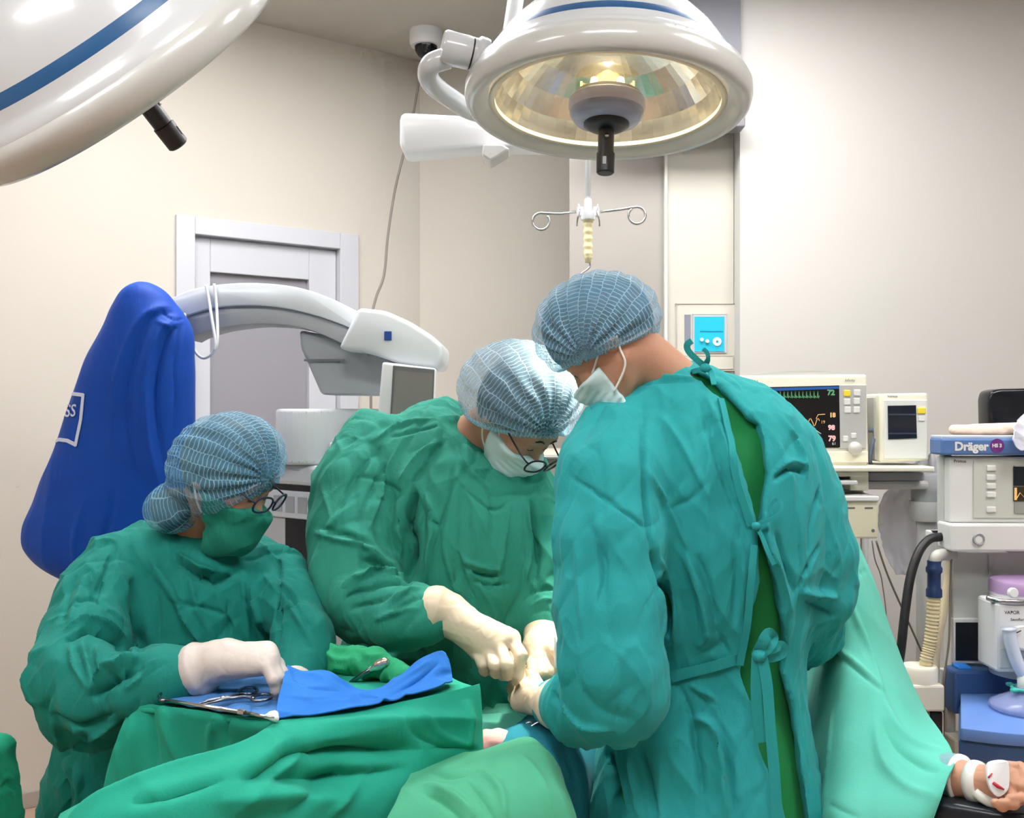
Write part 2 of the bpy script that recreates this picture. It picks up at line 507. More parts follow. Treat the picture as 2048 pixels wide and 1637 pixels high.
# ================================================================== the room
CEIL = 3.05
M_wall = mat('wall_paint', srgb(212, 206, 196), 0.75, var=0.03, var_scale=1.3, bump=0.04, bump_scale=220, spec=0.2)
M_wall_r = mat('wall_panel_paint', srgb(200, 197, 193), 0.55, var=0.02, var_scale=1.2, spec=0.3)
M_ceil = mat('ceiling_paint', srgb(196, 193, 186), 0.7, var=0.03, spec=0.2)
M_floor = mat('vinyl_floor', srgb(196, 164, 144), 0.35, var=0.08, var_scale=18)
M_grey = mat('door_grey', srgb(158, 152, 146), 0.4, var=0.03)
M_head = mat('header_grey', srgb(120, 121, 130), 0.4)
M_white = mat('white_enamel', srgb(232, 234, 236), 0.3, coat=0.2)
M_pvc = mat('white_door_frame', srgb(204, 206, 213), 0.35)
M_base = mat('baseboard_grey', srgb(176, 168, 160), 0.5)
def struct(o): o['kind'] = 'structure'; return o

CX, CY = -0.57, 4.6                                 # inner corner of the oblique left wall and back wall
DL = Vector((-1.355, -1.0, 0)).normalized()         # runs from that corner towards the camera's left
NL = Vector((DL.y, -DL.x, 0)); NL = NL if NL.y < 0 else -NL     # faces the room
def on_left(x, y, out=0.0):
    """point of the oblique wall seen at a photo position, moved out into the room"""
    o = Vector((0, 0, CAM_Z)); d = P(x, y, 1.0) - o
    c = Vector((CX, CY, 0)); t = (c - o).dot(NL) / d.dot(NL)
    return o + d * t + NL * out

def wall(name, a, b, m, z0=0.0, z1=CEIL, th=0.1, n=None):
    a = Vector((a[0], a[1], z0)); b = Vector((b[0], b[1], z0)); n = Vector(n)
    return struct(B().prism([a, b, b + Vector((0, 0, z1 - z0)), a + Vector((0, 0, z1 - z0))], -n.normalized() * th).done(name, m))

struct(B().box2((-3.8, -2.6, -0.1), (3.4, 5.0, 0.0)).done('floor', M_floor))
struct(B().box2((-3.8, -2.6, CEIL), (3.4, 5.0, CEIL + 0.1)).done('ceiling', M_ceil))
LEND = Vector((CX, CY, 0)) + DL * 3.63
# left wall with the door opening cut out: pieces around the opening joined into one wall
da = on_left(360, 800); db = on_left(706, 800); dtop = on_left(360, 441).z
def lp(p, z): return Vector((p.x, p.y, z))
w = B()
ca = Vector((CX, CY, 0)); th = -NL * 0.12
for s, e, z0, z1 in ((LEND, da, 0, CEIL), (db, ca, 0, CEIL), (da, db, dtop, CEIL)):
    w.prism([lp(s, z0), lp(e, z0), lp(e, z1), lp(s, z1)], th)
struct(w.done('wall_left', M_wall))
wall('wall_far_left', (LEND.x, LEND.y), (LEND.x, -2.5), M_wall, n=(1, 0, 0))
wall('wall_rear', (-3.7, -2.5), (3.3, -2.5), M_wall, n=(0, 1, 0))
wall('wall_right', (3.3, -2.5), (3.3, 3.8), M_wall_r, n=(-1, 0, 0))
# short return beside the corner, then the back wall
cb = P(840, 800, 4.72)
wall('wall_corner', (CX, CY), (cb.x, cb.y), M_wall, n=(0.3, -1, 0))
wall('wall_back', (cb.x, cb.y), (1.5, 4.72), M_wall, n=(0, -1, 0))
RX = P(1480, 0, 3.8).x
struct(B().box2((RX, 3.8, 0), (3.4, 4.9, CEIL)).done('wall_front_right', M_wall_r))
# sliding door in the recess
dr = thing('door_2', 'grey sliding door in the recess behind the standing surgeon', 'door', (0.6, 4.7, 0), kind='structure')
DD = 3.92
x0 = P(1139, 0, DD).x; x1 = P(1331, 0, DD).x
B().box2((x0, DD, 0), (x1 + 0.02, DD + .06, CEIL)).done('door_leaf', M_grey, dr)
B().box2((x1, DD - .02, 0), (RX - .002, DD + .05, CEIL)).done('side_panel', mat('panel_grey', srgb(196, 191, 181), 0.45, var=0.02), dr)
B().box2((x1 - 0.008, DD - .03, 0), (x1 + 0.004, DD, CEIL), 0.002).done('door_edge', mat('edge_light', srgb(214, 212, 206), 0.4), dr)
hd = P(1345, 262, 3.76)
B().box2((hd.x - 0.3, 3.78, hd.z + 0.03), (RX - 0.002, DD - .022, CEIL)).done('header_box', M_head, dr)
B().box2((hd.x - 0.3, 3.70, hd.z), (P(1491, 0, 3.7).x, 3.797, hd.z + 0.045), 0.004).done('header_lip', mat('lip_grey', srgb(120, 122, 126), 0.4), dr)
# white framed door in the oblique wall
d1 = thing('door_1', 'white framed door with grey pane in the oblique left wall', 'door', lp((da + db) / 2, 0), kind='structure')
def lbox(name, a, b, o0, o1, m, parent, bev=0.0):
    """box on the oblique wall between two photo corners (upper left, lower right)"""
    p = on_left(*a, o0); q = on_left(*b, o0)
    z1 = on_left(a[0], a[1], 0).z; z0 = max(on_left(b[0], b[1], 0).z, 0.0)
    return B().prism([lp(p, z0), lp(q, z0), lp(q, z1), lp(p, z1)], NL * (o1 - o0), bev).done(name, m, parent)
jw = 0.06
def along(p, s): return p - DL * s
L0, L1 = lp(da, 0), lp(db, 0); W = (L1 - L0).length
def dbox(name, s0, s1, z0, z1, o0, o1, m, parent, bev=0.003):
    a = L0 - DL * s0 + NL * o0; b = L0 - DL * s1 + NL * o0
    return B().prism([lp(a, z0), lp(b, z0), lp(b, z1), lp(a, z1)], NL * (o1 - o0), bev).done(name, m, parent)
fr = dbox('door_frame', -0.02, 0.055, 0, dtop + 0.02, -0.1, 0.018, M_pvc, d1)
dbox('door_frame', W - 0.07, W + 0.02, 0, dtop + 0.02, -0.1, 0.018, M_pvc, d1)
dbox('door_frame', 0.055, W - 0.07, dtop - 0.05, dtop + 0.02, -0.1, 0.018, M_pvc, d1)
M_pane = mat('door_pane_grey', srgb(152, 150, 158), 0.25, var=0.04, var_scale=2)
lt = dtop - 0.056
leaf = dbox('door_leaf', 0.055, 0.13, 0.01, lt, -0.07, -0.02, M_pvc, d1)
dbox('leaf_rail', 0.13, W - 0.2, lt - 0.135, lt, -0.07, -0.02, M_pvc, d1)
dbox('leaf_stile', W - 0.2, W - 0.072, 0.01, lt, -0.07, -0.02, M_pvc, d1)
dbox('pane', 0.13, W - 0.2, 0.01, lt - 0.135, -0.06, -0.045, M_pane, d1, 0)
# baseboard
struct(B().prism([lp(LEND, 0), lp(L0, 0), lp(L0, 0.06), lp(LEND, 0.06)], NL * 0.012, 0.003).done('baseboard_left', M_base))

# ceiling light panels (recessed LED troffers; they light the room)
M_diff = mat('light_diffuser', (1, 1, 1, 1), 0.5, emit=(1.0, 0.995, 0.985, 1), emit_s=PANEL_POWER)
M_alu = mat('brushed_aluminium', srgb(190, 192, 194), 0.35, metal=0.8)
for i, (x, y, what) in enumerate(((-1.8, 0.5, 'left of the camera'), (0.1, 0.5, 'above the camera'), 
                          (-.75, 3.0, 'over the nurse side'), (1.75, 1.7, 'over the anaesthesia side'), (0.55, 2.95, 'near the sliding door')  )):
    t = thing('ceiling_light', 'white rectangular ceiling light panel ' + what, 'light', (x, y, CEIL - 0.03), group='ceiling light panels')
    B().box2((x - 0.62, y - 0.32, CEIL - 0.03), (x + 0.62, y + 0.32, CEIL - 0.004), 0.004).done('frame', M_alu, t)
    B().box2((x - 0.58, y - 0.28, CEIL - 0.036), (x + 0.58, y + 0.28, CEIL - 0.030)).done('diffuser', M_diff, t)
# ================================================================== surgical lamps and ceiling equipment
M_shell = mat('lamp_shell_white', srgb(198, 200, 202), 0.22, coat=0.5, spec=0.6)
M_shell_d = mat('lamp_shell_cream', srgb(196, 196, 192), 0.25, coat=0.4)
M_blue = mat('stripe_blue', srgb(34, 84, 132), 0.35)
M_mirror = mat('reflector_mirror', srgb(220, 218, 212), 0.2, metal=1.0, var=0.08, var_scale=20, bump=0.10, bump_scale=25)
M_hub = mat('hub_lilac_grey', srgb(150, 156, 178), 0.3, coat=0.3)
M_hubrim = mat('hub_pale_ring', srgb(206, 200, 214), 0.3)
M_black = mat('black_plastic', srgb(30, 29, 34), 0.4)
M_blackg = mat('black_gloss', srgb(22, 24, 30), 0.15)
M_steel = mat('polished_steel', srgb(190, 190, 192), 0.22, metal=1.0)
M_warmrim = mat('warm_seal_ring', srgb(236, 222, 190), 0.3)
M_bulb = mat('halogen_bulb', (1, 0.85, 0.55, 1), 0.4, emit=(1.0, 0.74, 0.38, 1), emit_s=26)
M_amber = mat('amber_filter', srgb(240, 196, 110), 0.25, emit=(1.0, 0.66, 0.25, 1), emit_s=1.4)

def thin_glass(name, tint, refl=0.08, rough=0.03):
    m = bpy.data.materials.new(name); m.use_nodes = True; nt = m.node_tree; nt.nodes.clear()
    o = nt.nodes.new('ShaderNodeOutputMaterial'); t = nt.nodes.new('ShaderNodeBsdfTransparent'); t.inputs[0].default_value = tint
    g = nt.nodes.new('ShaderNodeBsdfGlossy'); g.inputs['Roughness'].default_value = rough
    x = nt.nodes.new('ShaderNodeMixShader'); x.inputs[0].default_value = refl
    nt.links.new(t.outputs[0], x.inputs[1]); nt.links.new(g.outputs[0], x.inputs[2]); nt.links.new(x.outputs[0], o.inputs[0])
    return m
M_glass = thin_glass('lamp_cover_glass', (0.97, 0.97, 0.94, 1), 0.05)
M_bulbglass = thin_glass('bulb_housing_glass', (1.0, 0.95, 0.82, 1), 0.12, 0.08)
M_lens = thin_glass('spectacle_lens', (0.95, 0.97, 0.97, 1), 0.10)

def surgical_lamp(M, label, joint_deg, lit):
    o = M.translation
    t = thing('surgical_lamp', label, 'lamp', o, group='ceiling surgical lamps')
    L = lambda prof, seg=72: B().lathe(prof, M, seg)
    L([(.318, .040), (.312, .052), (.298, .058), (.292, .066), (.284, .082)]).done('dome_skirt', M_shell, t, True)
    L([(.284, .082), (.279, .092), (.271, .103)]).done('stripe', M_blue, t, True)
    L([(.271, .103), (.262, .118), (.245, .143), (.205, .186), (.15, .218), (.09, .236), (.04, .242), (0, .243)]).done('dome', M_shell, t, True)
    L([(.270, -.002), (.276, -.008), (.300, -.020), (.313, -.022), (.322, -.014), (.327, .004), (.327, .022), (.318, .040),
       (.306, .040), (.300, .02), (.285, .008), (.270, .006), (.270, -.002)], 96).done('rim', M_shell_d, t, True)
    L([(.258, -.004), (.271, -.004), (.271, .006), (.258, .006), (.258, -.004)], 96).done('seal_ring', M_warmrim, t, True)
    L([(.262, .006), (.245, .05), (.215, .095), (.17, .135), (.11, .165), (.05, .18), (0, .182)], 56).done('reflector', M_mirror, t, False)
    L([(.085, -.001), (.12, -.001), (.20, -.001), (.262, .001), (.262, .003), (.085, .001), (.085, -.001)], 72).done('cover_glass', M_glass, t, True)
    hub = L([(0, .012), (.080, .012), (.087, .004), (.088, -.012), (.084, -.022)]).done('hub_ring', M_hubrim, t, True)
    L([(.0845, -.020), (.084, -.030), (.074, -.044), (.05, -.05), (0, -.051)]).done('hub', M_hub, t, True)
    L([(.052, -.048), (.052, -.055), (.040, -.062), (.022, -.066), (0, -.066)]).done('handle_base', M_black, t, True)
    h = L([(.0185, -.064), (.0185, -.120), (.021, -.121), (.0205, -.165), (.017, -.168), (0, -.168)], 24).done('handle', M_black, t, auto=40)
    # little white mark and button of the handle
    bt = M @ Vector((0.0, -.0195, -.085))
    yax = (M.to_3x3() @ Vector((0, -1, 0)))
    B().lathe([(0, .002), (.0045, .002), (.0045, -.001)], axis_matrix(bt, yax), 16).done('button', M_steel, h, True)
    B().box(M @ Vector((-.004, -.0205, -.143)), (.008, .002, .018), M.to_3x3().to_4x4(), .0008).done('mark', mat('pale_mark', srgb(205, 205, 208), .5), h)
    # bulb turret in the middle of the reflector
    L([(.070, .012), (.072, .060), (.066, .068), (.0, .070)], 40).done('bulb_housing', M_bulbglass, t, True)
    L([(.078, .010), (.078, .018), (.07, .018)], 40).done('housing_ring', M_warmrim, t, True)
    for k in range(4):
        a = math.radians(k * 90 + 40); c = Vector((.042 * math.cos(a), .042 * math.sin(a), .03))
        b = B().lathe([(0, .02), (.007, .016), (.009, .005), (.008, -.012), (0, -.014)], M @ Matrix.Translation(c), 14)
        b.done('bulb', M_bulb if lit else M_shell, t, True)
        c2 = Vector((.058 * math.cos(a + .78), .058 * math.sin(a + .78), .034))
        B().lathe([(.017, .0), (.017, .004), (0, .004), (0, 0), (.017, 0)], M @ axis_matrix(c2, (math.cos(a + .78), math.sin(a + .78), 0), (0, 0, 1)), 20).done('filter', M_amber if lit else M_hub, t, True)
    return t

# centre lamp -------------------------------------------------------------
o1 = P(1214, 206, 2.35); up1 = Vector((0.035, 0.112, 0.993)).normalized()
ML1 = axis_matrix(o1, up1)
lamp1 = surgical_lamp(ML1, 'lit white dome surgical lamp hanging over the operating field', 180, True)
jl = P(960, 112, 2.30)
je = P(884, 92, 2.28)
ax = (je - jl).normalized()
B().lathe([(0, -.015), (.040, -.015), (.042, -.008), (.042, .006), (.036, .012), (.036, .02), (0, .02)], axis_matrix(jl, ax), 32).done('joint_collar', M_shell, lamp1, auto=35)
B().lathe([(0.0365, .019), (.0365, .0225), (0, .0225)], axis_matrix(jl, ax), 32).done('joint_gap', M_black, lamp1, auto=35)
jlen = (je - jl).length
B().lathe([(0, .0225), (.036, .0225), (.037, .03), (.037, jlen - .006), (.033, jlen), (0, jlen)], axis_matrix(jl, ax), 32).done('joint', M_shell, lamp1, auto=35)
yk = spline([je + Vector((.012, .02, -.02)), P(864, 128, 2.30), P(856, 150, 2.33), P(868, 172, 2.38), P(900, 196, 2.46), P(945, 222, 2.56), P(1010, 232, 2.66), P(1060, 190, 2.74), P(1052, 90, 2.76)], 8)
B().tube(yk, .024, 16).done('yoke', M_shell, lamp1, True)
B().tube([P(1010, 130, 2.76), P(1022, 60, 2.76), P(1040, -60, 2.76)], .022, 16).done('arm_pipe', M_shell, lamp1, True)
pt = P(1040, -60, 2.76)
B().tube([pt - Vector((0, 0, .05)), Vector((pt.x, pt.y, CEIL))], .03, 20).done('drop_tube', M_shell, lamp1, True)
B().lathe([(.12, 0), (.12, -.03), (.05, -.06), (0, -.06)], Matrix.Translation((pt.x, pt.y, CEIL)), 32).done('ceiling_rose', M_shell, lamp1, auto=35)
pl = bpy.data.lights.new('bulb_glow', 'POINT'); pl.energy = 5.0; pl.color = (1.0, 0.94, 0.82); pl.shadow_soft_size = .03
po = bpy.data.objects.new('bulb_glow', pl); C.objects.link(po); po.location = ML1 @ Vector((0, 0, .095))
po.parent = lamp1; po.matrix_parent_inverse = Matrix.Translation(-Vector(lamp1.location))
sp = bpy.data.lights.new('lamp_beam', 'SPOT'); sp.energy = LAMP_POWER; sp.color = (1.0, 0.90, 0.74)
sp.spot_size = math.radians(34); sp.spot_blend = 1.0; sp.shadow_soft_size = 0.09
so = bpy.data.objects.new('lamp_beam', sp); C.objects.link(so)
so.location = ML1 @ Vector((0, 0, -.20))
so.rotation_euler = (P(1065, 1340, 2.22) - so.location).to_track_quat('-Z', 'Y').to_euler()
so.parent = lamp1; so.matrix_parent_inverse = Matrix.Translation(-Vector(lamp1.location))

# left lamp, nearer, seen almost from the side -----------------------------
o2 = P(240, 138, 1.86)
vd = (o2 - Vector((0, 0, CAM_Z))).normalized(); rt = vd.cross(Vector((0, 0, 1))).normalized(); upv = rt.cross(vd)
dn = (math.cos(math.radians(9)) * (0.635 * rt - 0.773 * upv) + math.sin(math.radians(9)) * vd).normalized()
ML2 = axis_matrix(o2, -dn, (0, 1, 0))
lamp2 = surgical_lamp(ML2, 'unlit white dome surgical lamp tilted at the upper left edge', 90, False)
ye = ML2 @ Vector((.02, 0, .243))
B().tube(spline([ye, ye + Vector((-.05, .12, .06)), ye + Vector((-.10, .28, .16)), Vector((ye.x - .1, ye.y + .34, CEIL))], 8), .028, 16).done('arm_pipe', M_shell, lamp2, True)
B().lathe([(.12, 0), (.12, -.03), (.05, -.06), (0, -.06)], Matrix.Translation((ye.x - .1, ye.y + .34, CEIL)), 32).done('ceiling_rose', M_shell, lamp2, auto=35)

# pendant arm behind the centre lamp ---------------------------------------
pa = thing('pendant_arm', 'white boxy ceiling pendant arm behind the lit lamp', 'pendant arm', P(1090, 250, 2.95))
pb = [P(806, 224, 2.9), P(960, 232, 2.9), P(1120, 238, 2.9), P(1120, 292, 2.9), P(985, 290, 2.9), P(810, 306, 2.9), P(799, 292, 2.9), P(799, 234, 2.9)]
B().prism(pb, (0, .12, 0), .012, 3).done('arm', M_white, pa, auto=40)
B().prism(PL([(966, 288, 2.86), (1005, 288, 2.86), (1020, 298, 2.86), (980, 322, 2.86), (964, 310, 2.86)]), (0, .1, 0), .005).done('end_bracket', M_shell_d, pa)
q = P(1105, 250, 2.96)
B().tube([q - Vector((0, 0, .05)), Vector((q.x, q.y, CEIL))], .045, 24).done('post', M_white, pa, True)

# dome camera ---------------------------------------------------------------
cc = P(852, 70, 4.33); cc.z = CEIL
t = thing('security_camera', 'small white security camera with dark dome on the ceiling corner', 'camera', cc)
B().lathe([(.07, 0), (.07, -.05), (.064, -.066), (0, -.066)], Matrix.Translation(cc), 32).done('base', M_white, t, auto=35)
B().lathe([(.048, -.064), (.046, -.085), (.034, -.105), (.018, -.116), (0, -.119)], Matrix.Translation(cc), 32).done('dome', M_blackg, t, True)
# cable down the wall
cab = [Vector((P(846, 60, 4.3).x, 4.42, CEIL)), P(845, 120, 4.45), P(826, 230, 4.4), P(808, 305, 4.38), P(790, 380, 4.36), P(776, 470, 4.3), P(768, 550, 4.2), P(752, 596, 4.1), P(744, 640, 4.0), P(742, 760, 3.9), P(742, 1000, 3.9)]
B().tube(spline(cab, 8), .0055, 8).done('hanging_cable', mat('cable_grey', srgb(126, 120, 114), .5), None, True,
    label='thin grey cable hanging from the ceiling corner down behind the microscope', cat='cable')

# ceiling infusion hanger ---------------------------------------------------
D = 3.2
hg = thing('infusion_hanger', 'ceiling hung infusion hanger with steel hooks and yellow grip', 'hanger', P(1176, 470, D))
tp = P(1176, 412, D)
B().tube([tp, Vector((tp.x, tp.y, CEIL))], .0085, 14).done('rod', M_white, hg, True)
B().lathe([(.05, 0), (.05, -.02), (.02, -.03), (0, -.03)], Matrix.Translation((tp.x, tp.y, CEIL)), 24).done('ceiling_plate', M_white, hg, auto=35)
B().lathe([(0, -.03), (.022, -.03), (.024, -.022), (.024, -.006), (.013, .0), (.011, .035), (0, .036)], Matrix.Translation(P(1176, 421, D)), 24).done('clamp', M_white, hg, auto=35)
B().box(P(1160, 424, D), (.018, .02, .03), None, .003).done('clamp_lug', M_white, hg)
B().box(P(1192, 424, D), (.018, .02, .03), None, .003).done('clamp_lug', M_white, hg)
def ring(cx, cy, r, a0, a1, n=22): return [P(cx + r * math.cos(math.radians(a0 + (a1 - a0) * k / n)), cy - r * math.sin(math.radians(a0 + (a1 - a0) * k / n)), D) for k in range(n + 1)]
B().tube([P(1152, 424, D), P(1120, 428, D)] + ring(1082, 443, 17, 75, 400), .0042, 10).done('hook', M_steel, hg, True)
B().tube([P(1200, 424, D), P(1235, 420, D)] + ring(1274, 431, 17, 105, -230), .0042, 10).done('hook', M_steel, hg, True)
for x, s in ((1157, -1), (1196, 1)):
    B().tube(spline([P(x, 408, D - .02), P(x - s * 2, 422, D - .03), P(x + s * 2, 440, D - .03), P(x + s * 3, 452, D - .02)], 5), .003, 8).done('small_hook', M_steel, hg, True)
M_ivory = mat('ivory_plastic', srgb(232, 220, 172), .4)
g = B(); zt = P(1176, 432, D).z; zb = P(1176, 518, D).z; c = P(1176, 470, D)
prof = [(0, zt), (.0165, zt), (.0165, zt - .02)]
for k in range(24): prof.append((.0135 + .0016 * math.sin(k * 1.35), zt - .02 - (zt - .02 - zb) * k / 23))
prof += [(.009, zb - .002), (.009, zb - .012), (0, zb - .012)]
g.lathe(prof, Matrix.Translation((c.x, c.y, 0)), 24).done('grip', M_ivory, hg, True)
B().tube(spline([P(1177, 520, D), P(1180, 533, D), P(1172, 541, D), P(1163, 548, D), P(1164, 556, D), P(1176, 560, D), P(1190, 553, D), P(1190, 543, D)], 5), .003, 8).done('end_hook', M_steel, hg, True)

# ================================================================== operating microscope on the left
mic = thing('surgical_microscope', 'white floor-stand operating microscope with curved arm behind the nurse', 'microscope', (P(640, 0, 3.2).x, 3.2, 0))
M_mic = mat('microscope_white', srgb(222, 228, 234), .35, coat=.2)
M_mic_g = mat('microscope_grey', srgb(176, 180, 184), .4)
topE = spline(PL([(335, 600, 3.0), (380, 580, 3.0), (440, 569, 3.0), (510, 566, 3.0), (590, 574, 3.0), (660, 596, 3.0), (735, 634, 3.0)]), 6)
midE = spline(PL([(735, 672, 3.0), (690, 652, 3.0), (620, 628, 3.0), (550, 614, 3.0), (480, 611, 3.0), (420, 617, 3.0), (365, 634, 3.0), (340, 640, 3.0)]), 6)
B().prism(topE + midE, (0, .16, 0), .006, 2).done('arm', M_mic, mic, auto=40)
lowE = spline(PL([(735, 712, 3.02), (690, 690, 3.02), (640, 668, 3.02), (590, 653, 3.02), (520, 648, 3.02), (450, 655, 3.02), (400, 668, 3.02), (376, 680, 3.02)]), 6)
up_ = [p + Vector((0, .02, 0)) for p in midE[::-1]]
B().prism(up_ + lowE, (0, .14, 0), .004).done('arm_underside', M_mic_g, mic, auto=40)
B().prism(spline(PL([(676, 698, 2.92), (697, 655, 2.92), (716, 615, 2.92), (770, 621, 2.92), (820, 643, 2.92), (866, 672, 2.92), (884, 690, 2.92), (884, 715, 2.92), (876, 738, 2.92), (800, 728, 2.92), (730, 704, 2.92)]), 1, True), (0, .34, 0), .014, 3).done('head', M_mic, mic, auto=40)
B().box(P(776, 672, 2.917), (.021, .006, .026), None, .002).done('maker_badge', mat('badge_blue', srgb(38, 78, 158), .4), mic)
B().prism(PL([(598, 660, 3.06), (760, 690, 3.06), (790, 740, 3.06), (775, 792, 3.06), (642, 790, 3.06), (618, 735, 3.06), (600, 695, 3.06)]), (0, .18, 0), .012, 3).done('elbow', M_mic_g, mic, auto=40)
B().box2(P(608, 723, 3.05), P(690, 719, 3.06)).done('elbow_seam', mat('seam_dark', srgb(120, 124, 130), .5), mic)
def stadium(a, b, r, n=14):
    d = (b - a); d.z = 0; an = math.atan2(d.y, d.x); out = []
    for c, s in ((b, -90), (a, 90)):
        for k in range(n + 1):
            q = an + math.radians(s + 180 * k / n); out.append(Vector((c.x + r * math.cos(q), c.y + r * math.sin(q), 0)))
    return out
st = stadium(P(618, 0, 3.06), P(790, 0, 3.5), .098)
z0 = P(0, 930, 3.0).z; z1 = P(0, 818, 3.0).z
B().prism([Vector((p.x, p.y, z0)) for p in st], (0, 0, z1 - z0), .012, 3).done('column_housing', M_mic, mic, auto=40)
st2 = stadium(P(690, 0, 2.98), P(800, 0, 3.1), .045)
B().prism([Vector((p.x, p.y, z0)) for p in st2], (0, 0, P(0, 884, 3.0).z - z0), .008, 2).done('knob_housing', M_mic, mic, auto=40)
# touch screen
scp = thing  # (screen belongs to the microscope)
B().prism(PL([(764, 724, 2.88), (872, 737, 2.88), (866, 872, 2.88), (752, 872, 2.88)]), (0, .035, 0), .008, 3).done('screen_frame', M_white, mic, auto=40)
B().prism(PL([(786, 731, 2.876), (869, 739, 2.876), (864, 868, 2.876), (778, 868, 2.876)]), (0, .01, 0), .002).done('screen_bezel', mat('screen_dark_edge', srgb(112, 112, 114), .4), mic)
B().prism(PL([(790, 741, 2.873), (866, 748, 2.873), (861, 866, 2.873), (782, 866, 2.873)]), (0, .008, 0)).done('screen', mat('screen_grey', srgb(136, 134, 130), .25), mic)
# cart
ct = Vector((P(0, 0, 3.0).x, 0, 0))
a = P(525, 940, 3.12); b = P(720, 940, 2.86); dirv = Vector((b.x - a.x, b.y - a.y, 0)).normalized(); bk = Vector((dirv.y, -dirv.x, 0)); bk = bk if bk.y > 0 else -bk
def cart(name, s0, s1, zt, zb, dep, off, m, bev=.006):
    p = Vector((a.x, a.y, 0)) + dirv * s0 - bk * off; r = Vector((a.x, a.y, 0)) + dirv * s1 - bk * off
    return B().prism([Vector((p.x, p.y, zb)), Vector((r.x, r.y, zb)), Vector((r.x, r.y, zt)), Vector((p.x, p.y, zt))], bk * dep, bev).done(name, m, mic)
zs = [P(0, y, 3.0).z for y in (938, 972, 984, 1040)]
zs[0] = z0
cart('cart_top', -.12, .6, zs[0], zs[1], .55, .012, M_mic, .012)
cart('cart_gap', -.11, .59, zs[1], zs[2], .5, .0, M_black, .0)
cart('cart_panel', -.12, .6, zs[2], zs[3], .5, .006, M_mic, .004)
for k in range(3): cart('vent', .06 + .055 * k, .10 + .055 * k, zs[2] - .016, zs[3] + .018, .01, .008, M_mic_g, .001)
cart('cart_side', -.12, .105, zs[3], .06, .5, .0, mat('cart_side_white', srgb(206, 206, 210), .4), .004)
cart('cart_door', .105, .215, zs[3], .06, .5, .0, mat('cart_door_black', srgb(24, 26, 34), .35), .002)
cart('cart_side', .215, .6, zs[3], .06, .5, .0, mat('cart_side_white', srgb(206, 206, 210), .4), .004)
for s in (-.08, .55):
    for dq in (.05, .45):
        p = Vector((a.x, a.y, 0)) + dirv * s + bk * dq
        B().lathe([(0, 0), (.03, 0), (.034, .03), (.03, .06), (0, .06)], Matrix.Translation(p), 16).done('caster', M_black, mic, True)
# white loop of tubing hanging from the arm
B().tube(spline(PL([(368, 628, 2.98), (376, 655, 2.97), (386, 695, 2.96), (404, 716, 2.96), (424, 708, 2.96), (434, 688, 2.96), (435, 650, 2.97), (432, 600, 2.985), (428, 568, 2.99)]), 6), .0045, 8).done('tubing_loop', M_white, mic, True)
B().tube(spline(PL([(428, 700, 2.955), (430, 680, 2.955), (424, 640, 2.965), (416, 590, 2.985), (412, 572, 2.99)]), 6), .0045, 8).done('tubing_loop', M_white, mic, True)

# blue dust cover over the microscope body
M_cover = cloth_mat('cover_blue', srgb(14, 82, 186), srgb(6, 60, 162), .6, .3, 9)
rows = [(566, 270, 305, 2.86, .03), (580, 250, 326, 2.86, .05), (610, 228, 352, 2.86, .07), (650, 210, 378, 2.86, .085), (720, 176, 386, 2.86, .10), (800, 148, 388, 2.86, .11),
        (900, 112, 388, 2.86, .12), (1000, 72, 378, 2.86, .125), (1060, 47, 366, 2.86, .125), (1100, 52, 350, 2.86, .12), (1140, 95, 330, 2.86, .10), (1166, 150, 290, 2.86, .05)]
TC = rows_from_photo(rows)
V, Q = sculpt(lambda p: sd_loft(p, TC, .02), (-1.42, 2.68, .90), (-.84, 3.04, 1.86), .006)
N = normals(V, Q)
V = V + N * (0.006 * (ridged(V, (9, 9, 1.2), 3) - .4))[:, None]
cf = [(-16, 9, [(362, 640), (330, 690), (312, 800), (330, 940)]), (14, 11, [(362, 636), (318, 665), (290, 760), (300, 900), (330, 1010)]),
      (-12, 10, [(352, 625), (300, 640), (262, 740), (258, 860), (290, 1000)]), (12, 14, [(340, 610), (280, 640), (232, 760), (220, 900)]),
      (-10, 9, [(365, 645), (350, 720), (352, 800), (345, 900)]), (10, 8, [(366, 640), (340, 655), (312, 640)]), (-8, 6, [(368, 638), (345, 640), (322, 620)]),
      (-8, 10, [(230, 980), (215, 1060), (190, 1130)]), (8, 12, [(180, 980), (150, 1070), (150, 1130)])]
V = crease(V, Q, cf)
cov = thing('microscope_cover', 'royal blue fabric dust cover over the microscope on the left', 'cover', P(220, 1166, 2.86))
link('cover', mesh_np('cover', V, Q), M_cover, cov, True)
ctree = BVHTree.FromPolygons(V.tolist(), Q.tolist())
def on_cover(x, y, off=.003):
    o = Vector((0, 0, CAM_Z)); d = (P(x, y, 1) - o).normalized(); h = ctree.ray_cast(o, d)
    if h[0] is None: h = ctree.find_nearest(P(x, y, 2.86))
    return (h[0] + h[1] * off, h[1])
M_print = mat('print_white', srgb(214, 222, 244), .6)
def cover_band(line, w, name):
    pts = [Vector((x, y, 0)) for x, y in line]; out = []; nn = []
    for i in range(len(pts) - 1):
        for k in range(6):
            q = pts[i].lerp(pts[i + 1], k / 6); h = on_cover(q.x, q.y); out.append(h[0]); nn.append(h[1])
    h = on_cover(*line[-1]); out.append(h[0]); nn.append(h[1])
    B().ribbon(out, w, .0015, nn).done(name, M_print, cov)
cover_band([(120, 797), (128, 791), (142, 788), (168, 791)], .010, 'print_line')
cover_band([(168, 789), (163, 840), (152, 893)], .010, 'print_line')
cover_band([(154, 891), (136, 882), (120, 880), (108, 886), (98, 900)], .010, 'print_line')
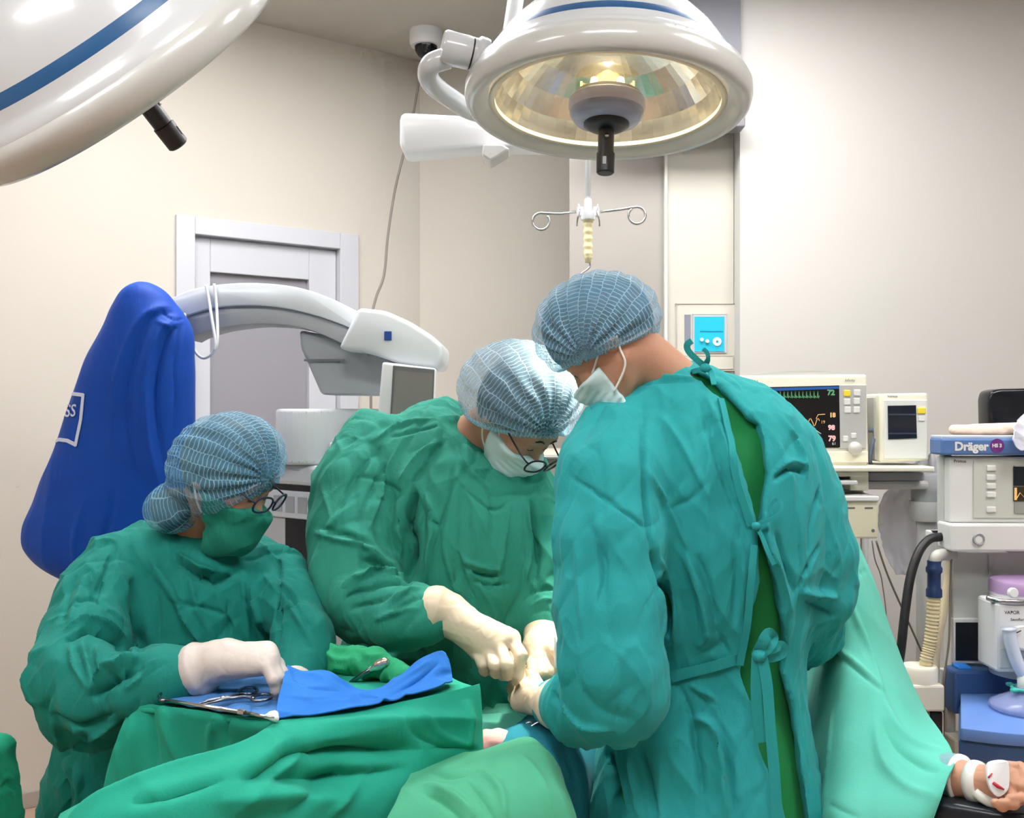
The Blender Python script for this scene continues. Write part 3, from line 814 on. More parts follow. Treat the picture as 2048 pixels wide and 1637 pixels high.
# maker lettering wrapped on the cover
tm = text_mesh('ZEISS', 1.0, Matrix.Identity(4), 0.0, 0.18, 0.012)
co = np.empty(len(tm.vertices) * 3, F); tm.vertices.foreach_get('co', co); co = co.reshape(-1, 3)
mn, mx = co.min(0), co.max(0)
for i in range(len(co)):
    u = (co[i, 0] - mn[0]) / (mx[0] - mn[0]); vv = (co[i, 1] - mn[1]) / (mx[1] - mn[1])
    x = 98 + 56 * u; y = 838 - 10 * (1 - (1 - u) ** 2) + 6 - 25 * vv
    co[i] = on_cover(x, y)[0]
tm.vertices.foreach_set('co', co.ravel()); tm.update()
link('print_letters', tm, M_print, cov)
# ================================================================== wall control panel on the door side panel
D = 3.898
wp = thing('wall_control_panel', 'beige wall control panel with turquoise screen behind the standing surgeon', 'control panel', P(1415, 740, D))
M_beige = mat('panel_beige', srgb(204, 199, 188), .4)
B().box2(P(1352, 742, D), P(1478, 608, D - .006), .004).done('plate', M_beige, wp)
B().box2(P(1369, 692, D - .004), P(1381, 630, D - .009), .001).done('slot', mat('slot_grey', srgb(132, 134, 148), .4), wp)
B().box2(P(1385, 706, D - .004), P(1453, 629, D - .010), .002).done('screen_frame', mat('silver_frame', srgb(190, 196, 202), .3), wp)
M_turq = mat('turquoise_screen', srgb(40, 176, 204), .25, emit=srgb(40, 176, 204), emit_s=.08)
B().box2(P(1389, 703, D - .008), P(1448, 634, D - .013), .001).done('screen', M_turq, wp)
B().box2(P(1400, 664, D - .012), P(1446, 662, D - .0145)).done('screen_line', mat('turq_dark', srgb(20, 140, 180), .3), wp)
for x, y, r in ((1403, 680, .007), (1414, 683, .007)):
    B().lathe([(0, .012), (r, .010), (r, 0)], axis_matrix(P(x, y, D - .012), (0, -1, 0)), 16).done('knob', mat('pale_knob', srgb(200, 226, 236), .3), wp, auto=40)
B().lathe([(.005, .004), (.015, .006), (.017, .002), (.017, 0)], axis_matrix(P(1434, 684, D - .012), (0, -1, 0)), 24).done('dial', M_white, wp, auto=40)
B().box2(P(1368, 738, D - .005), P(1466, 712, D - .009), .002).done('flap', M_beige, wp)

# beige equipment rack with a dark panel, seen between the surgeons
rk = thing('equipment_rack', 'beige equipment cabinet with dark panel between the two surgeons', 'cabinet', (P(1110, 0, 3.7).x, 3.75, 0))
B().box2((P(1050, 0, 3.7).x, 3.7, 0), (P(1240, 0, 3.7).x, 4.1, P(0, 905, 3.7).z), .01).done('body', mat('cabinet_beige', srgb(206, 198, 182), .5), rk)
B().box2(P(1115, 1060, 3.69), P(1160, 932, 3.70)).done('dark_panel', mat('dark_panel', srgb(58, 54, 52), .4), rk)
B().box2(P(1060, 918, 3.66), P(1200, 912, 3.7), .002).done('trim', M_alu, rk)

# ================================================================== patient monitor stand
M_ivy = mat('monitor_ivory', srgb(228, 224, 206), .4)
M_ivy2 = mat('monitor_grey', srgb(182, 182, 180), .45)
M_scr = mat('screen_black', srgb(20, 18, 22), .3)
M_key = mat('key_white', srgb(222, 222, 220), .4)
M_yel = mat('key_yellow', srgb(240, 214, 60), .4)
M_text = mat('print_grey', srgb(110, 108, 106), .5)
D = 3.05
cartp = thing('monitor_cart', 'pale grey equipment stand carrying the patient monitor beside the right wall', 'stand', (P(1700, 0, 3.2).x, 3.2, 0))
def pbox(name, x0, y0, x1, y1, d0, d1, m, parent, bev=.003, **kw):
    """box whose front face (depth d0) spans photo corners, reaching back to d1"""
    p = P(x0, y0, d0); q = P(x1, y1, d0)
    return B().box2((p.x, d0, q.z), (q.x, d1, p.z), bev).done(name, m, parent, **kw)
M_lg = mat('stand_light_grey', srgb(206, 206, 206), .4)
pbox('shelf', 1455, 934, 1870, 944, 2.98, 3.42, M_ivy, cartp, .004)
pbox('shelf_edge', 1480, 944, 1738, 954, 3.02, 3.35, M_ivy, cartp)
pbox('under_tray', 1600, 962, 1716, 970, 2.98, 3.3, M_lg, cartp)
pbox('under_bracket', 1700, 950, 1738, 982, 3.04, 3.3, M_ivy, cartp)
pbox('drive_bay', 1738, 945, 1848, 962, 3.06, 3.35, mat('bay_grey', srgb(152, 152, 158), .4), cartp)
pbox('arm_bar', 1690, 962, 1860, 980, 3.08, 3.2, M_lg, cartp, .01)
c = P(1853, 970, 3.14)
B().lathe([(0, -.05), (.042, -.05), (.045, -.045), (.045, .03), (.042, .035), (0, .035)], Matrix.Translation(c), 28).done('pivot', mat('pivot_grey', srgb(178, 180, 184), .35), cartp, auto=40)
B().lathe([(0, -.11), (.046, -.11), (.05, -.1), (.05, -.05), (0, -.05)], Matrix.Translation(c), 28).done('pivot_base', M_lg, cartp, auto=40)
B().tube([Vector((c.x, c.y, 0)), Vector((c.x, c.y, c.z - .05))], .03, 20).done('post', M_lg, cartp, True)
B().tube([P(1668, 954, 3.2), P(1664, 1010, 3.2)], .018, 16).done('support', M_lg, cartp, True)
pbox('support_block', 1690, 980, 1730, 998, 3.1, 3.25, M_ivy, cartp, .01)
pbox('module_box', 1560, 997, 1757, 1078, 2.98, 3.3, mat('module_ivory', srgb(224, 218, 192), .4), cartp, .006)
pbox('module_lid', 1556, 993, 1759, 1003, 2.97, 3.3, M_key, cartp, .003)
B().lathe([(.0, .001), (.005, .001), (.005, 0)], axis_matrix(P(1746, 1062, 2.98), (0, -1, 0)), 14).done('module_mark', M_text, cartp)
for x in (1702, 1738):
    pbox('module_print', x - 8, 1015, x + 8, 1018, 2.9785, 2.981, M_text, cartp, 0)
pbox('black_tray', 1640, 986, 1685, 997, 2.97, 3.1, M_black, cartp, .003)
B().prism([Vector((c.x - .75, 3.0, 0)), Vector((c.x + .1, 3.0, 0)), Vector((c.x + .1, 3.4, 0)), Vector((c.x - .75, 3.4, 0))], (0, 0, .05), .01).done('foot', M_lg, cartp)
for xx in (1572, 1745):
    p = P(xx, 1078, 3.05); B().tube([Vector((p.x, 3.12, .04)), Vector((p.x, 3.12, p.z))], .012, 12).done('leg', M_lg, cartp, True)

mon = thing('patient_monitor', 'ivory patient monitor with black waveform screen on the stand', 'monitor', P(1600, 934, 3.2))
B().prism(PL([(1462, 752, D), (1734, 749, D), (1738, 926, D), (1730, 934, D), (1466, 934, D)]), (0, .16, 0), .008, 3).done('housing', M_ivy, mon, auto=40)
hp = spline(PL([(1500, 751, D + .02), (1560, 744, D + .02), (1640, 742, D + .02), (1730, 751, D + .02)]), 6)
B().prism(hp + PL([(1730, 753, D + .02), (1500, 753, D + .02)]), (0, .1, 0)).done('carry_handle', M_ivy2, mon)
pbox('key_panel', 1677, 770, 1733, 898, D - .004, D + .02, M_ivy2, mon, .002)
B().prism(PL([(1478, 776, D - .004), (1679, 771, D - .004), (1681, 896, D - .004), (1478, 897, D - .004)]), (0, .02, 0), .001).done('screen', M_scr, mon)
pbox('bottom_rail', 1470, 903, 1737, 926, D - .006, D + .02, M_ivy, mon, .003)
ztx = D - .0062
B().prism(PL([(1500, 778, ztx), (1678, 773, ztx), (1678, 778, ztx), (1500, 784, ztx)]), (0, .001, 0)).done('screen_header', mat('scr_blue', srgb(40, 84, 150), .3, emit=srgb(40, 84, 150), emit_s=.15), mon)
M_tg = mat('scr_green', srgb(90, 150, 110), .3, emit=srgb(90, 160, 110), emit_s=.2)
M_to = mat('scr_orange', srgb(214, 170, 110), .3, emit=srgb(214, 170, 110), emit_s=.25)
M_tp = mat('scr_pink', srgb(220, 170, 165), .3, emit=srgb(220, 170, 165), emit_s=.25)
M_tw = mat('scr_white', srgb(200, 200, 205), .3, emit=srgb(200, 200, 205), emit_s=.15)
wv = []
for k in range(16):
    x = 1520 + k * 7.5; wv += [P(x, 795, ztx), P(x + 2, 796, ztx), P(x + 3, 783, ztx), P(x + 4.5, 797, ztx), P(x + 6, 792, ztx)]
B().tube(wv, .0011, 4).done('waveform', M_tg, mon)
wv = []
for k in range(46):
    wv.append(P(1540 + k * 2.2, 845 - 8 * math.sin(k * .9) * (1 if k % 13 else .3), ztx))
B().tube(wv, .0011, 4).done('waveform', M_to, mon)
B().tube(PL([(1632, 838, ztx), (1636, 830, ztx), (1650, 829, ztx)]), .001, 4).done('waveform', M_to, mon)
B().tube(PL([(1622, 865, ztx), (1629, 858, ztx), (1636, 864, ztx), (1642, 868, ztx)]), .001, 4).done('waveform', M_tw, mon)
def tx(s, x, y, d, h, m, parent, name='lettering', bold=0.0):
    link(name, text_mesh(s, h, face_M(P(x, y, d)), .0003, 0, bold), m, parent)
tx('72', 1662, 786, ztx, .022, M_tg, mon, 'reading', .001)
tx('18', 1665, 831, ztx, .018, M_to, mon, 'reading', .001)
tx('19', 1646, 845, ztx, .013, M_to, mon, 'reading')
tx('98', 1663, 856, ztx, .020, M_tp, mon, 'reading', .001)
tx('79', 1664, 878, ztx, .022, M_tp, mon, 'reading', .001)
tx('61', 1668, 888, ztx, .012, M_tw, mon, 'reading')
tx('DELTA', 1505, 764, D - .0045, .012, M_text, mon)
tx('Infinity', 1700, 761, D - .0045, .011, M_text, mon)
for i, (x, y) in enumerate(((1695, 787), (1715, 786), (1695, 804), (1714, 803), (1696, 820), (1714, 820), (1692, 878), (1708, 872))):
    s = 6.5 if i < 6 else 5.5
    pbox('key', x - s, y - s, x + s, y + s, D - .008, D, M_yel if i == 0 else M_key, mon, .0025)
B().lathe([(0, .026), (.012, .025), (.018, .018), (.020, .004), (.020, 0)], axis_matrix(P(1709, 897, D - .004), (0, -1, 0)), 24).done('rotary_knob', mat('knob_grey', srgb(196, 194, 188), .35), mon, True)
B().tube(spline(PL([(1738, 862, D + .05), (1747, 862, D + .04), (1750, 872, D + .04), (1744, 890, D + .03), (1740, 915, D + .04), (1742, 932, D + .06)]), 6), .006, 10).done('plug_cable', mat('plug_blue_grey', srgb(112, 124, 146), .4), mon, True)

mod = thing('gas_monitor', 'small ivory gas monitor with dark screen beside the patient monitor', 'monitor', P(1808, 922, 3.1))
B().prism(PL([(1758, 788, D), (1856, 786, D), (1858, 922, D), (1760, 925, D)]), (0, .14, 0), .007, 3).done('housing', M_ivy, mod, auto=40)
B().prism(PL([(1747, 795, D + .03), (1760, 792, D + .03), (1760, 922, D + .03), (1750, 920, D + .03)]), (0, .1, 0), .002).done('side_panel', M_lg, mod)
pbox('front_plate', 1768, 800, 1855, 918, D - .003, D + .02, mat('plate_white', srgb(220, 222, 220), .4), mod, .002)
B().prism(PL([(1776, 812, D - .006), (1832, 811, D - .006), (1834, 877, D - .006), (1777, 879, D - .006)]), (0, .01, 0)).done('screen', mat('scr_navy', srgb(26, 32, 46), .2), mod)
for y in (828, 866): pbox('screen_bar', 1778, y, 1833, y + 3, D - .0068, D - .005, mat('scr_line', srgb(60, 68, 90), .3), mod, 0)
pbox('key', 1836, 816, 1852, 828, D - .008, D, M_yel, mod, .002)
pbox('key', 1838, 833, 1850, 843, D - .007, D, M_key, mod, .002)
tx('Vamos', 1785, 793, D - .0005, .011, M_text, mod)

# folded clear plastic sheet hanging under the shelf
M_plas = mat('plastic_sheet', srgb(228, 228, 238), .25, alpha=.6, bump=.3, bump_scale=30)
g = []
for y, xl, xr, dd in ((905, 1852, 1866, 3.22), (950, 1800, 1884, 3.22), (1010, 1758, 1890, 3.22), (1080, 1762, 1892, 3.24), (1130, 1780, 1880, 3.22), (1150, 1792, 1868, 3.22)):
    g.append([P(xl + (xr - xl) * k / 5, y, dd + .012 * ((k % 2) * 2 - 1)) for k in range(6)])
sheet('plastic_sheet', g, M_plas, None, 40, 40, .002, wr=.008, wr_scale=(20, 20, 30), seed=4, label='crumpled clear plastic sheet hanging below the gas monitor', cat='plastic sheet')

# ================================================================== anaesthesia machine
an = thing('anaesthesia_machine', 'grey anaesthesia machine with blue top and blue pull-out shelf at right edge', 'anaesthesia machine', (P(2150, 0, 3.0).x, 3.0, 0))
M_an = mat('machine_light_grey', srgb(218, 218, 216), .4)
M_an2 = mat('machine_mid_grey', srgb(188, 190, 188), .45)
M_an3 = mat('machine_keypad', srgb(196, 198, 190), .45)
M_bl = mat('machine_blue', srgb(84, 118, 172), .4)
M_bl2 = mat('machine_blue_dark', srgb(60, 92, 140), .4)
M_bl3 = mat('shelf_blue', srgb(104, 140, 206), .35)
DM = 2.72; XR = 2440
pbox('top_cover', 1883, 877, XR, 911, DM - .02, DM + .06, M_bl, an, .006)
pbox('top_plate', 1884, 872, XR, 878, DM - .015, DM + .06, mat('plate_pale_blue', srgb(186, 196, 214), .4), an, .002)
pbox('side_column', 1887, 911, 1906, 1055, DM + .03, DM + .075, M_an2, an, .004)
pbox('display_panel', 1899, 914, XR, 1046, DM, DM + .06, M_an, an, .005)
pbox('keypad', 1947, 921, 2420, 1037, DM - .004, DM + .01, M_an3, an, .002)
pbox('display', 2029, 932, 2390, 1028, DM - .007, DM + .01, mat('display_grey', srgb(150, 150, 146), .3), an, .001)
pbox('display_window', 2028, 934, 2385, 972, DM - .0085, DM, mat('display_dark', srgb(24, 32, 36), .2), an, .0)
pbox('display_graph', 2028, 974, 2385, 1003, DM - .0085, DM, mat('display_amber', srgb(54, 48, 34), .3), an, 0)
gv = []
for k in range(30): gv.append(P(2032 + k * 8, 1000 - 22 * ((k * 5 % 8) / 8), DM - .0095))
B().tube(gv, .0013, 4).done('graph_trace', M_to, an)
pbox('graph_scale', 2029, 976, 2034, 1001, DM - .0095, DM, M_to, an, 0)
tx('Primus', 1920, 923, DM - .0005, .012, mat('print_black', srgb(50, 50, 52), .5), an)
for y in (937, 956, 973, 990, 1020):
    pbox('key', 1974, y - 6, 1993, y + 6, DM - .009, DM, M_key, an, .003)
tx('Dräger', 1943, 894, DM - .0212, .031, M_key, an, 'maker_lettering', .0012)
B().lathe([(0, .0015), (.0185, .0015), (.0185, 0)], axis_matrix(P(1994, 892, DM - .02), (0, -1, 0)), 28).done('purple_sticker', mat('sticker_purple', srgb(112, 46, 124), .5), an)
tx('HS 3', 1994, 892, DM - .0222, .013, M_key, an, 'sticker_lettering', .0006)
pbox('drawer', 1902, 1049, XR, 1104, DM - .03, DM + .06, M_an, an, .006)
B().lathe([(.010, .004), (.0145, .006), (.016, .003), (.016, 0)], axis_matrix(P(1957, 1079, DM - .03), (0, -1, 0)), 28).done('drawer_lock', mat('lock_ring', srgb(160, 160, 166), .3), an, auto=40)
B().lathe([(0, .003), (.010, .003), (.0105, 0)], axis_matrix(P(1957, 1079, DM - .03), (0, -1, 0)), 24).done('lock_centre', M_key, an)
pbox('body', 1905, 1104, XR, 1345, DM + .06, DM + .12, mat('machine_body', srgb(200, 201, 196), .5), an, .004)
pbox('body_seam', 1978, 1110, 1980, 1340, DM + .057, DM + .07, M_an2, an, 0)
pbox('small_frame', 1907, 1238, 1966, 1328, DM + .05, DM + .07, M_an, an, .002)
pbox('small_window', 1912, 1246, 1961, 1322, DM + .047, DM + .06, mat('small_window', srgb(26, 30, 38), .1), an, .001)
pbox('rail_box', 1893, 1345, 1912, 1560, DM + .04, DM + .09, M_an2, an, .003)
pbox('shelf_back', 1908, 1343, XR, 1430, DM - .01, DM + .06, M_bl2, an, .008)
# pull-out writing shelf with curved front edge
fz = P(0, 1388, DM - .01).z
fe = spline([P(1921, 1447, DM - .30) , P(2000, 1452, DM - .335), P(2100, 1456, DM - .36), P(2200, 1456, DM - .36), P(2330, 1450, DM - .3)], 6)
for p in fe: p.z = fz
poly = [Vector((P(1921, 0, DM).x, DM, fz))] + fe + [Vector((P(2330, 0, DM).x, DM, fz))]
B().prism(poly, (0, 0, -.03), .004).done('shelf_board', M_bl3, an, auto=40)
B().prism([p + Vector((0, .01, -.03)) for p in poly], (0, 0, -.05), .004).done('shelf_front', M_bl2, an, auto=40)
pbox('drawer_unit', 1909, 1480, XR, 1960, DM - .02, DM + .06, mat('drawer_beige', srgb(206, 200, 184), .5), an, .006)
pbox('drawer_groove', 1925, 1500, XR, 1504, DM - .024, DM, M_an2, an, 0)
pbox('base', 1905, 1940, XR, 2100, DM - .05, DM + .06, M_an2, an, .01)
pbox('core', 2010, 880, XR, 2090, DM + .06, DM + .26, M_an2, an, .01)
# vaporizer
vc = P(2042, 1260, DM - .02)
vap = thing('vaporizer', 'white vaporizer with purple lid and dial on the anaesthesia machine', 'vaporizer', P(2042, 1345, DM - .02))
zt = P(0, 1158, DM - .02).z; zl = P(0, 1182, DM - .02).z; zm = P(0, 1345, DM - .02).z
Mz = Matrix.Translation((vc.x, vc.y - .012, 0)); r = .084
B().lathe([(0, zt + .004), (r - .02, zt + .004), (r - .004, zt), (r, zt - .006), (r, zl), (0, zl)], Mz, 40).done('lid', mat('lid_purple', srgb(168, 138, 180), .4), vap, auto=40)
B().lathe([(0, zl), (r - .002, zl), (r - .002, zm), (0, zm)], Mz, 40).done('canister', mat('canister_pale', srgb(216, 210, 214), .35), vap, auto=40)
B().tube(spline([P(1975, 1196, DM - .10), P(2000, 1203, DM - .125), P(2040, 1205, DM - .13), P(2090, 1203, DM - .12)], 6), .007, 10).done('clamp_bar', M_steel, vap, True)
B().lathe([(0, .012), (.011, .012), (.013, .008), (.013, 0)], axis_matrix(P(2024, 1186, DM - .112), (0, -1, .1)), 20).done('clamp_knob', M_white, vap, auto=40)
pbox('front_block', 1993, 1206, 2095, 1346, DM - .13, DM - .02, mat('block_white', srgb(224, 225, 228), .4), vap, .008)
pbox('window', 2000, 1297, 2090, 1338, DM - .134, DM - .1, mat('window_grey', srgb(196, 204, 204), .2), vap, .003)
tx('VAPOR', 2024, 1226, DM - .1305, .012, mat('print_navy', srgb(70, 72, 84), .5), vap)
tx('Sevoflurane', 2040, 1240, DM - .1305, .010, M_text, vap)
B().lathe([(0, .03), (.027, .03), (.031, .026), (.031, 0)], axis_matrix(P(2037, 1277, DM - .13), (0, -1, .25)), 28).done('dial', mat('dial_white', srgb(214, 214, 216), .35), vap, auto=40)
B().tube([P(2030, 1268, DM - .165), P(2042, 1262, DM - .165)], .0015, 6).done('dial_mark', M_black, vap)

# things lying on the machine
B().prism(spline(PL([(1980, 872, 3.0), (1978, 800, 3.0), (1982, 783, 3.0), (2000, 778, 3.0), (2050, 777, 3.0), (2110, 780, 3.0), (2122, 795, 3.0), (2122, 872, 3.0)]), 1), (0, .08, 0), .01, 3).done('black_case', M_blackg, None, auto=40,
    label='black padded case standing on top of the anaesthesia machine', cat='case')
V, Q = sculpt(lambda p: smin(sd_chain(p, PL([(1908, 860, 2.80), (1950, 861, 2.80), (2000, 860, 2.80), (2040, 859, 2.82)]), [.014, .0155, .016, .017], .01), sd_chain(p, PL([(1950, 858, 2.84), (2035, 856, 2.86)]), [.014, .015], .01), .008), (1.14, 2.7, 1.33), (1.5, 2.95, 1.46), .003)
V[:, 2] = np.maximum(V[:, 2], P(0, 872, DM - .015).z + .0005)
link('elastic_bandage_roll', mesh_np('roll', V, Q), mat('bandage_peach', srgb(244, 212, 188), .8, var=.15, var_scale=30, bump=.3, bump_scale=150), None, True,
     label='peach elastic bandage roll lying on the blue machine top', cat='bandage')
M_bag = mat('clear_bag', srgb(222, 224, 236), .2, alpha=.7, bump=.4, bump_scale=40)
g = []
for y, dd, xl, xr in ((826, 2.80, 2050, 2130), (842, 2.74, 2034, 2140), (862, 2.70, 2026, 2150), (872, 2.685, 2024, 2150), (884, 2.68, 2024, 2150), (902, 2.675, 2040, 2150)):
    g.append([P(xl + (xr - xl) * k / 5, y, dd + .01 * ((k * 3) % 4 - 1.5)) for k in range(6)])
sheet('plastic_bag', g, M_bag, None, 36, 36, .002, wr=.01, wr_scale=(25, 25, 25), seed=9, label='crinkled clear plastic bag draped over the machine top', cat='plastic bag')
pbox('blue_box', 1917, 1334, 1944, 1352, DM + .005, DM + .05, mat('bright_blue', srgb(44, 128, 220), .4), None, .004,
     label='small bright blue plastic box on the ledge below the black window', cat='box')
# anaesthetic face mask on the shelf
fm = thing('anaesthesia_mask', 'clear face mask with white elbow and green ring on blue shelf', 'face mask', Vector((P(2035, 1405, DM - .15).x, DM - .15, fz)))
mc = Vector((P(2050, 1405, DM - .16).x, DM - .16, fz))
M_clear = mat('clear_vinyl', srgb(168, 180, 226), .15, alpha=.45)
B().lathe([(.075, .002), (.085, .008), (.082, .018), (.06, .03), (.03, .045), (.02, .06), (.018, .05), (.05, .024), (.07, .012), (.075, .002)], Matrix.Translation(mc), 36).done('cushion', M_clear, fm, True)
B().lathe([(.016, .05), (.018, .055), (.018, .09), (.015, .09), (.015, .05)], Matrix.Translation(mc), 24).done('connector', M_key, fm, True)
B().tube(spline([mc + Vector((0, 0, .085)), mc + Vector((-.02, 0, .12)), mc + Vector((-.035, .0, .17)), mc + Vector((-.04, .0, .205))], 5), [.016] * 15 + [.02], 14).done('elbow_tube', mat('milky_tube', srgb(214, 224, 240), .25), fm, True)
hk = B().tube([mc + Vector((.03 * math.cos(k * math.pi / 12), .03 * math.sin(k * math.pi / 12), .055)) for k in range(24)], .004, 8, True)
hk.done('hook_ring', mat('ring_green', srgb(60, 180, 160), .4), fm, True)
for k in range(4):
    q = mc + Vector((.042 * math.cos(k * 1.57 + .5), .042 * math.sin(k * 1.57 + .5), .055))
    B().box(q, (.016, .016, .008), None, .003).done('hook', mat('ring_green', srgb(60, 180, 160), .4), fm)

# hoses
M_rub = mat('black_rubber', srgb(20, 20, 24), .45)
B().tube(spline(PL([(1900, 1073, 2.76), (1878, 1075, 2.75), (1858, 1080, 2.74), (1838, 1104, 2.72), (1822, 1150, 2.7), (1812, 1210, 2.68), (1803, 1290, 2.66), (1792, 1400, 2.66), (1790, 1700, 2.7), (1800, 1880, 2.75)]), 8), .0118, 14).done('black_hose', M_rub, None, True,
    label='thick black rubber hose curving down from the anaesthesia machine', cat='hose')
hc = thing('hose_port', 'white gas outlet port with black strip on the machine side', 'port', P(1880, 1068, 2.78))
B().box2(P(1862, 1076, 2.79), P(1900, 1060, 2.83), .003).done('plate', M_key, hc)
B().box2(P(1866, 1066, 2.785), P(1900, 1061, 2.80), .001).done('strip', M_black, hc)
bh = thing('breathing_hose', 'cream corrugated breathing hose with navy connector hanging beside the machine', 'hose', P(1868, 1340, 2.72))
cen = spline(PL([(1868, 1190, 2.72), (1866, 1240, 2.72), (1860, 1290, 2.72), (1852, 1330, 2.72), (1848, 1400, 2.74), (1850, 1500, 2.76)]), 24)
B().tube(cen, [.0165 + .0022 * math.sin(i * 1.9) for i in range(len(cen))], 16).done('corrugated_tube', mat('hose_cream', srgb(222, 206, 164), .5), bh, True)
B().tube(PL([(1868, 1122, 2.72), (1868, 1132, 2.72), (1868, 1136, 2.72), (1868, 1144, 2.72), (1868, 1148, 2.72), (1868, 1176, 2.72), (1868, 1180, 2.72), (1868, 1194, 2.72)]), [.0175, .0175, .021, .021, .017, .017, .0205, .0205], 20).done('connector', mat('connector_navy', srgb(28, 50, 92), .4), bh, auto=40)
B().tube(spline(PL([(1905, 1110, 2.76), (1885, 1110, 2.73), (1872, 1114, 2.72), (1868, 1124, 2.72)]), 5), .016, 14).done('elbow', mat('elbow_grey', srgb(186, 184, 178), .4), bh, True)
B().tube(spline(PL([(1902, 1120, 2.8), (1895, 1170, 2.79), (1885, 1230, 2.78), (1872, 1300, 2.78), (1868, 1400, 2.78), (1868, 1500, 2.78)]), 8), .012, 12).done('suction_tube', mat('tube_beige', srgb(226, 212, 178), .5), None, True,
    label='plain beige suction tube running behind the corrugated hose', cat='tube')
M_wire = mat('wire_grey', srgb(120, 112, 102), .5)
for i, (pts, lab) in enumerate((([(1752, 1082, 3.0), (1775, 1150, 3.0), (1810, 1230, 3.0), (1850, 1320, 3.0), (1880, 1400, 3.02), (1890, 1700, 3.1), (1880, 1880, 3.1)], 'thin grey lead running diagonally down from the monitor module to the hoses'),
                            ([(1880, 1240, 3.02), (1862, 1290, 3.0), (1835, 1340, 3.0), (1800, 1400, 3.0), (1780, 1700, 3.05), (1790, 1880, 3.1)], 'thin grey lead crossing below the corrugated hose'),
                            ([(1744, 1082, 3.01), (1750, 1120, 3.01), (1765, 1170, 3.01), (1772, 1300, 3.0), (1740, 1600, 3.1), (1740, 1880, 3.1)], 'faint thin lead dropping straight from the monitor module'),
                            ([(1903, 1112, 2.74), (1900, 1200, 2.74), (1898, 1280, 2.74), (1892, 1330, 2.74), (1888, 1390, 2.74), (1885, 1600, 2.75)], 'thin dark lead along the left edge of the anaesthesia machine'))):
    B().tube(spline(PL([(x, y, d - (.05 if i < 3 else 0)) for x, y, d in pts]), 8), .003 if i != 2 else .0018, 6).done('lead_wire', M_wire, None, True, label=lab, cat='cable', group='thin leads by the machine')
# ventilator block on the floor side, beside the drape
vb = thing('absorber_block', 'cream absorber block with round lid between drape and machine', 'absorber', (P(1850, 0, 2.72).x, 2.72, 0))
M_cr = mat('absorber_cream', srgb(228, 222, 206), .4)
cy = P(1838, 1345, 2.72)
B().lathe([(0, .018), (.044, .018), (.048, .012), (.048, -.03), (.03, -.034), (0, -.034)], Matrix.Translation(cy), 28).done('lid', M_cr, vb, auto=40)
pbox('neck', 1826, 1362, 1850, 1378, 2.7, 2.74, M_cr, vb, .003)
pbox('body', 1826, 1372, 1890, 1425, 2.67, 2.8, M_cr, vb, .006)
pbox('lower_body', 1832, 1425, 1888, 1560, 2.69, 2.8, M_cr, vb, .004)
pbox('dark_bracket', 1862, 1425, 1886, 1490, 2.682, 2.70, M_black, vb, .004)
p0 = P(1838, 0, 2.74); B().box2((p0.x, 2.7, 0), (p0.x + .06, 2.78, P(0, 1560, 2.7).z), .004).done('stand', M_an2, vb)
# ================================================================== people
def skin_mat(name, col, col2):
    m = mat(name, col, .5, var=.12, var_scale=14, col2=col2, bump=.12, bump_scale=260, spec=.4)
    b = m.node_tree.nodes['Principled BSDF']
    b.inputs['Subsurface Weight'].default_value = .15; b.inputs['Subsurface Radius'].default_value = (.02, .008, .004)
    b.inputs['Subsurface Scale'].default_value = .3
    return m
M_skin = skin_mat('skin_warm', srgb(206, 158, 132), srgb(186, 134, 108))
M_skin2 = skin_mat('skin_tan', srgb(196, 146, 120), srgb(170, 116, 92))
M_hair = mat('black_hair', srgb(26, 26, 30), .5, var=.3, var_scale=60)
M_g1 = cloth_mat('gown_teal', srgb(46, 164, 164), srgb(34, 144, 148), scale=12)
M_g2 = cloth_mat('gown_green', srgb(56, 152, 132), srgb(42, 134, 116), scale=14)
M_g3 = cloth_mat('gown_dark_green', srgb(28, 134, 122), srgb(18, 114, 105), scale=14)
M_scrub = cloth_mat('scrub_green', srgb(28, 132, 70), srgb(20, 112, 62), scale=10)
M_glove = mat('latex_glove', srgb(222, 208, 184), .45, var=.05, var_scale=20, bump=.25, bump_scale=38, col2=srgb(214, 194, 168))
M_glove2 = mat('latex_glove_white', srgb(214, 207, 200), .45, var=.05, var_scale=20, bump=.3, bump_scale=38, col2=srgb(204, 188, 180))
M_mask = mat('paper_mask', srgb(206, 230, 232), .8, var=.06, var_scale=10, bump=.15, bump_scale=200)
M_strap = mat('elastic_white', srgb(238, 236, 230), .7)
M_frame = mat('spectacle_frame', srgb(26, 26, 30), .3)
M_navyf = mat('spectacle_frame_navy', srgb(24, 32, 62), .3)
M_shoe = mat('clog_green', srgb(40, 90, 80), .5)

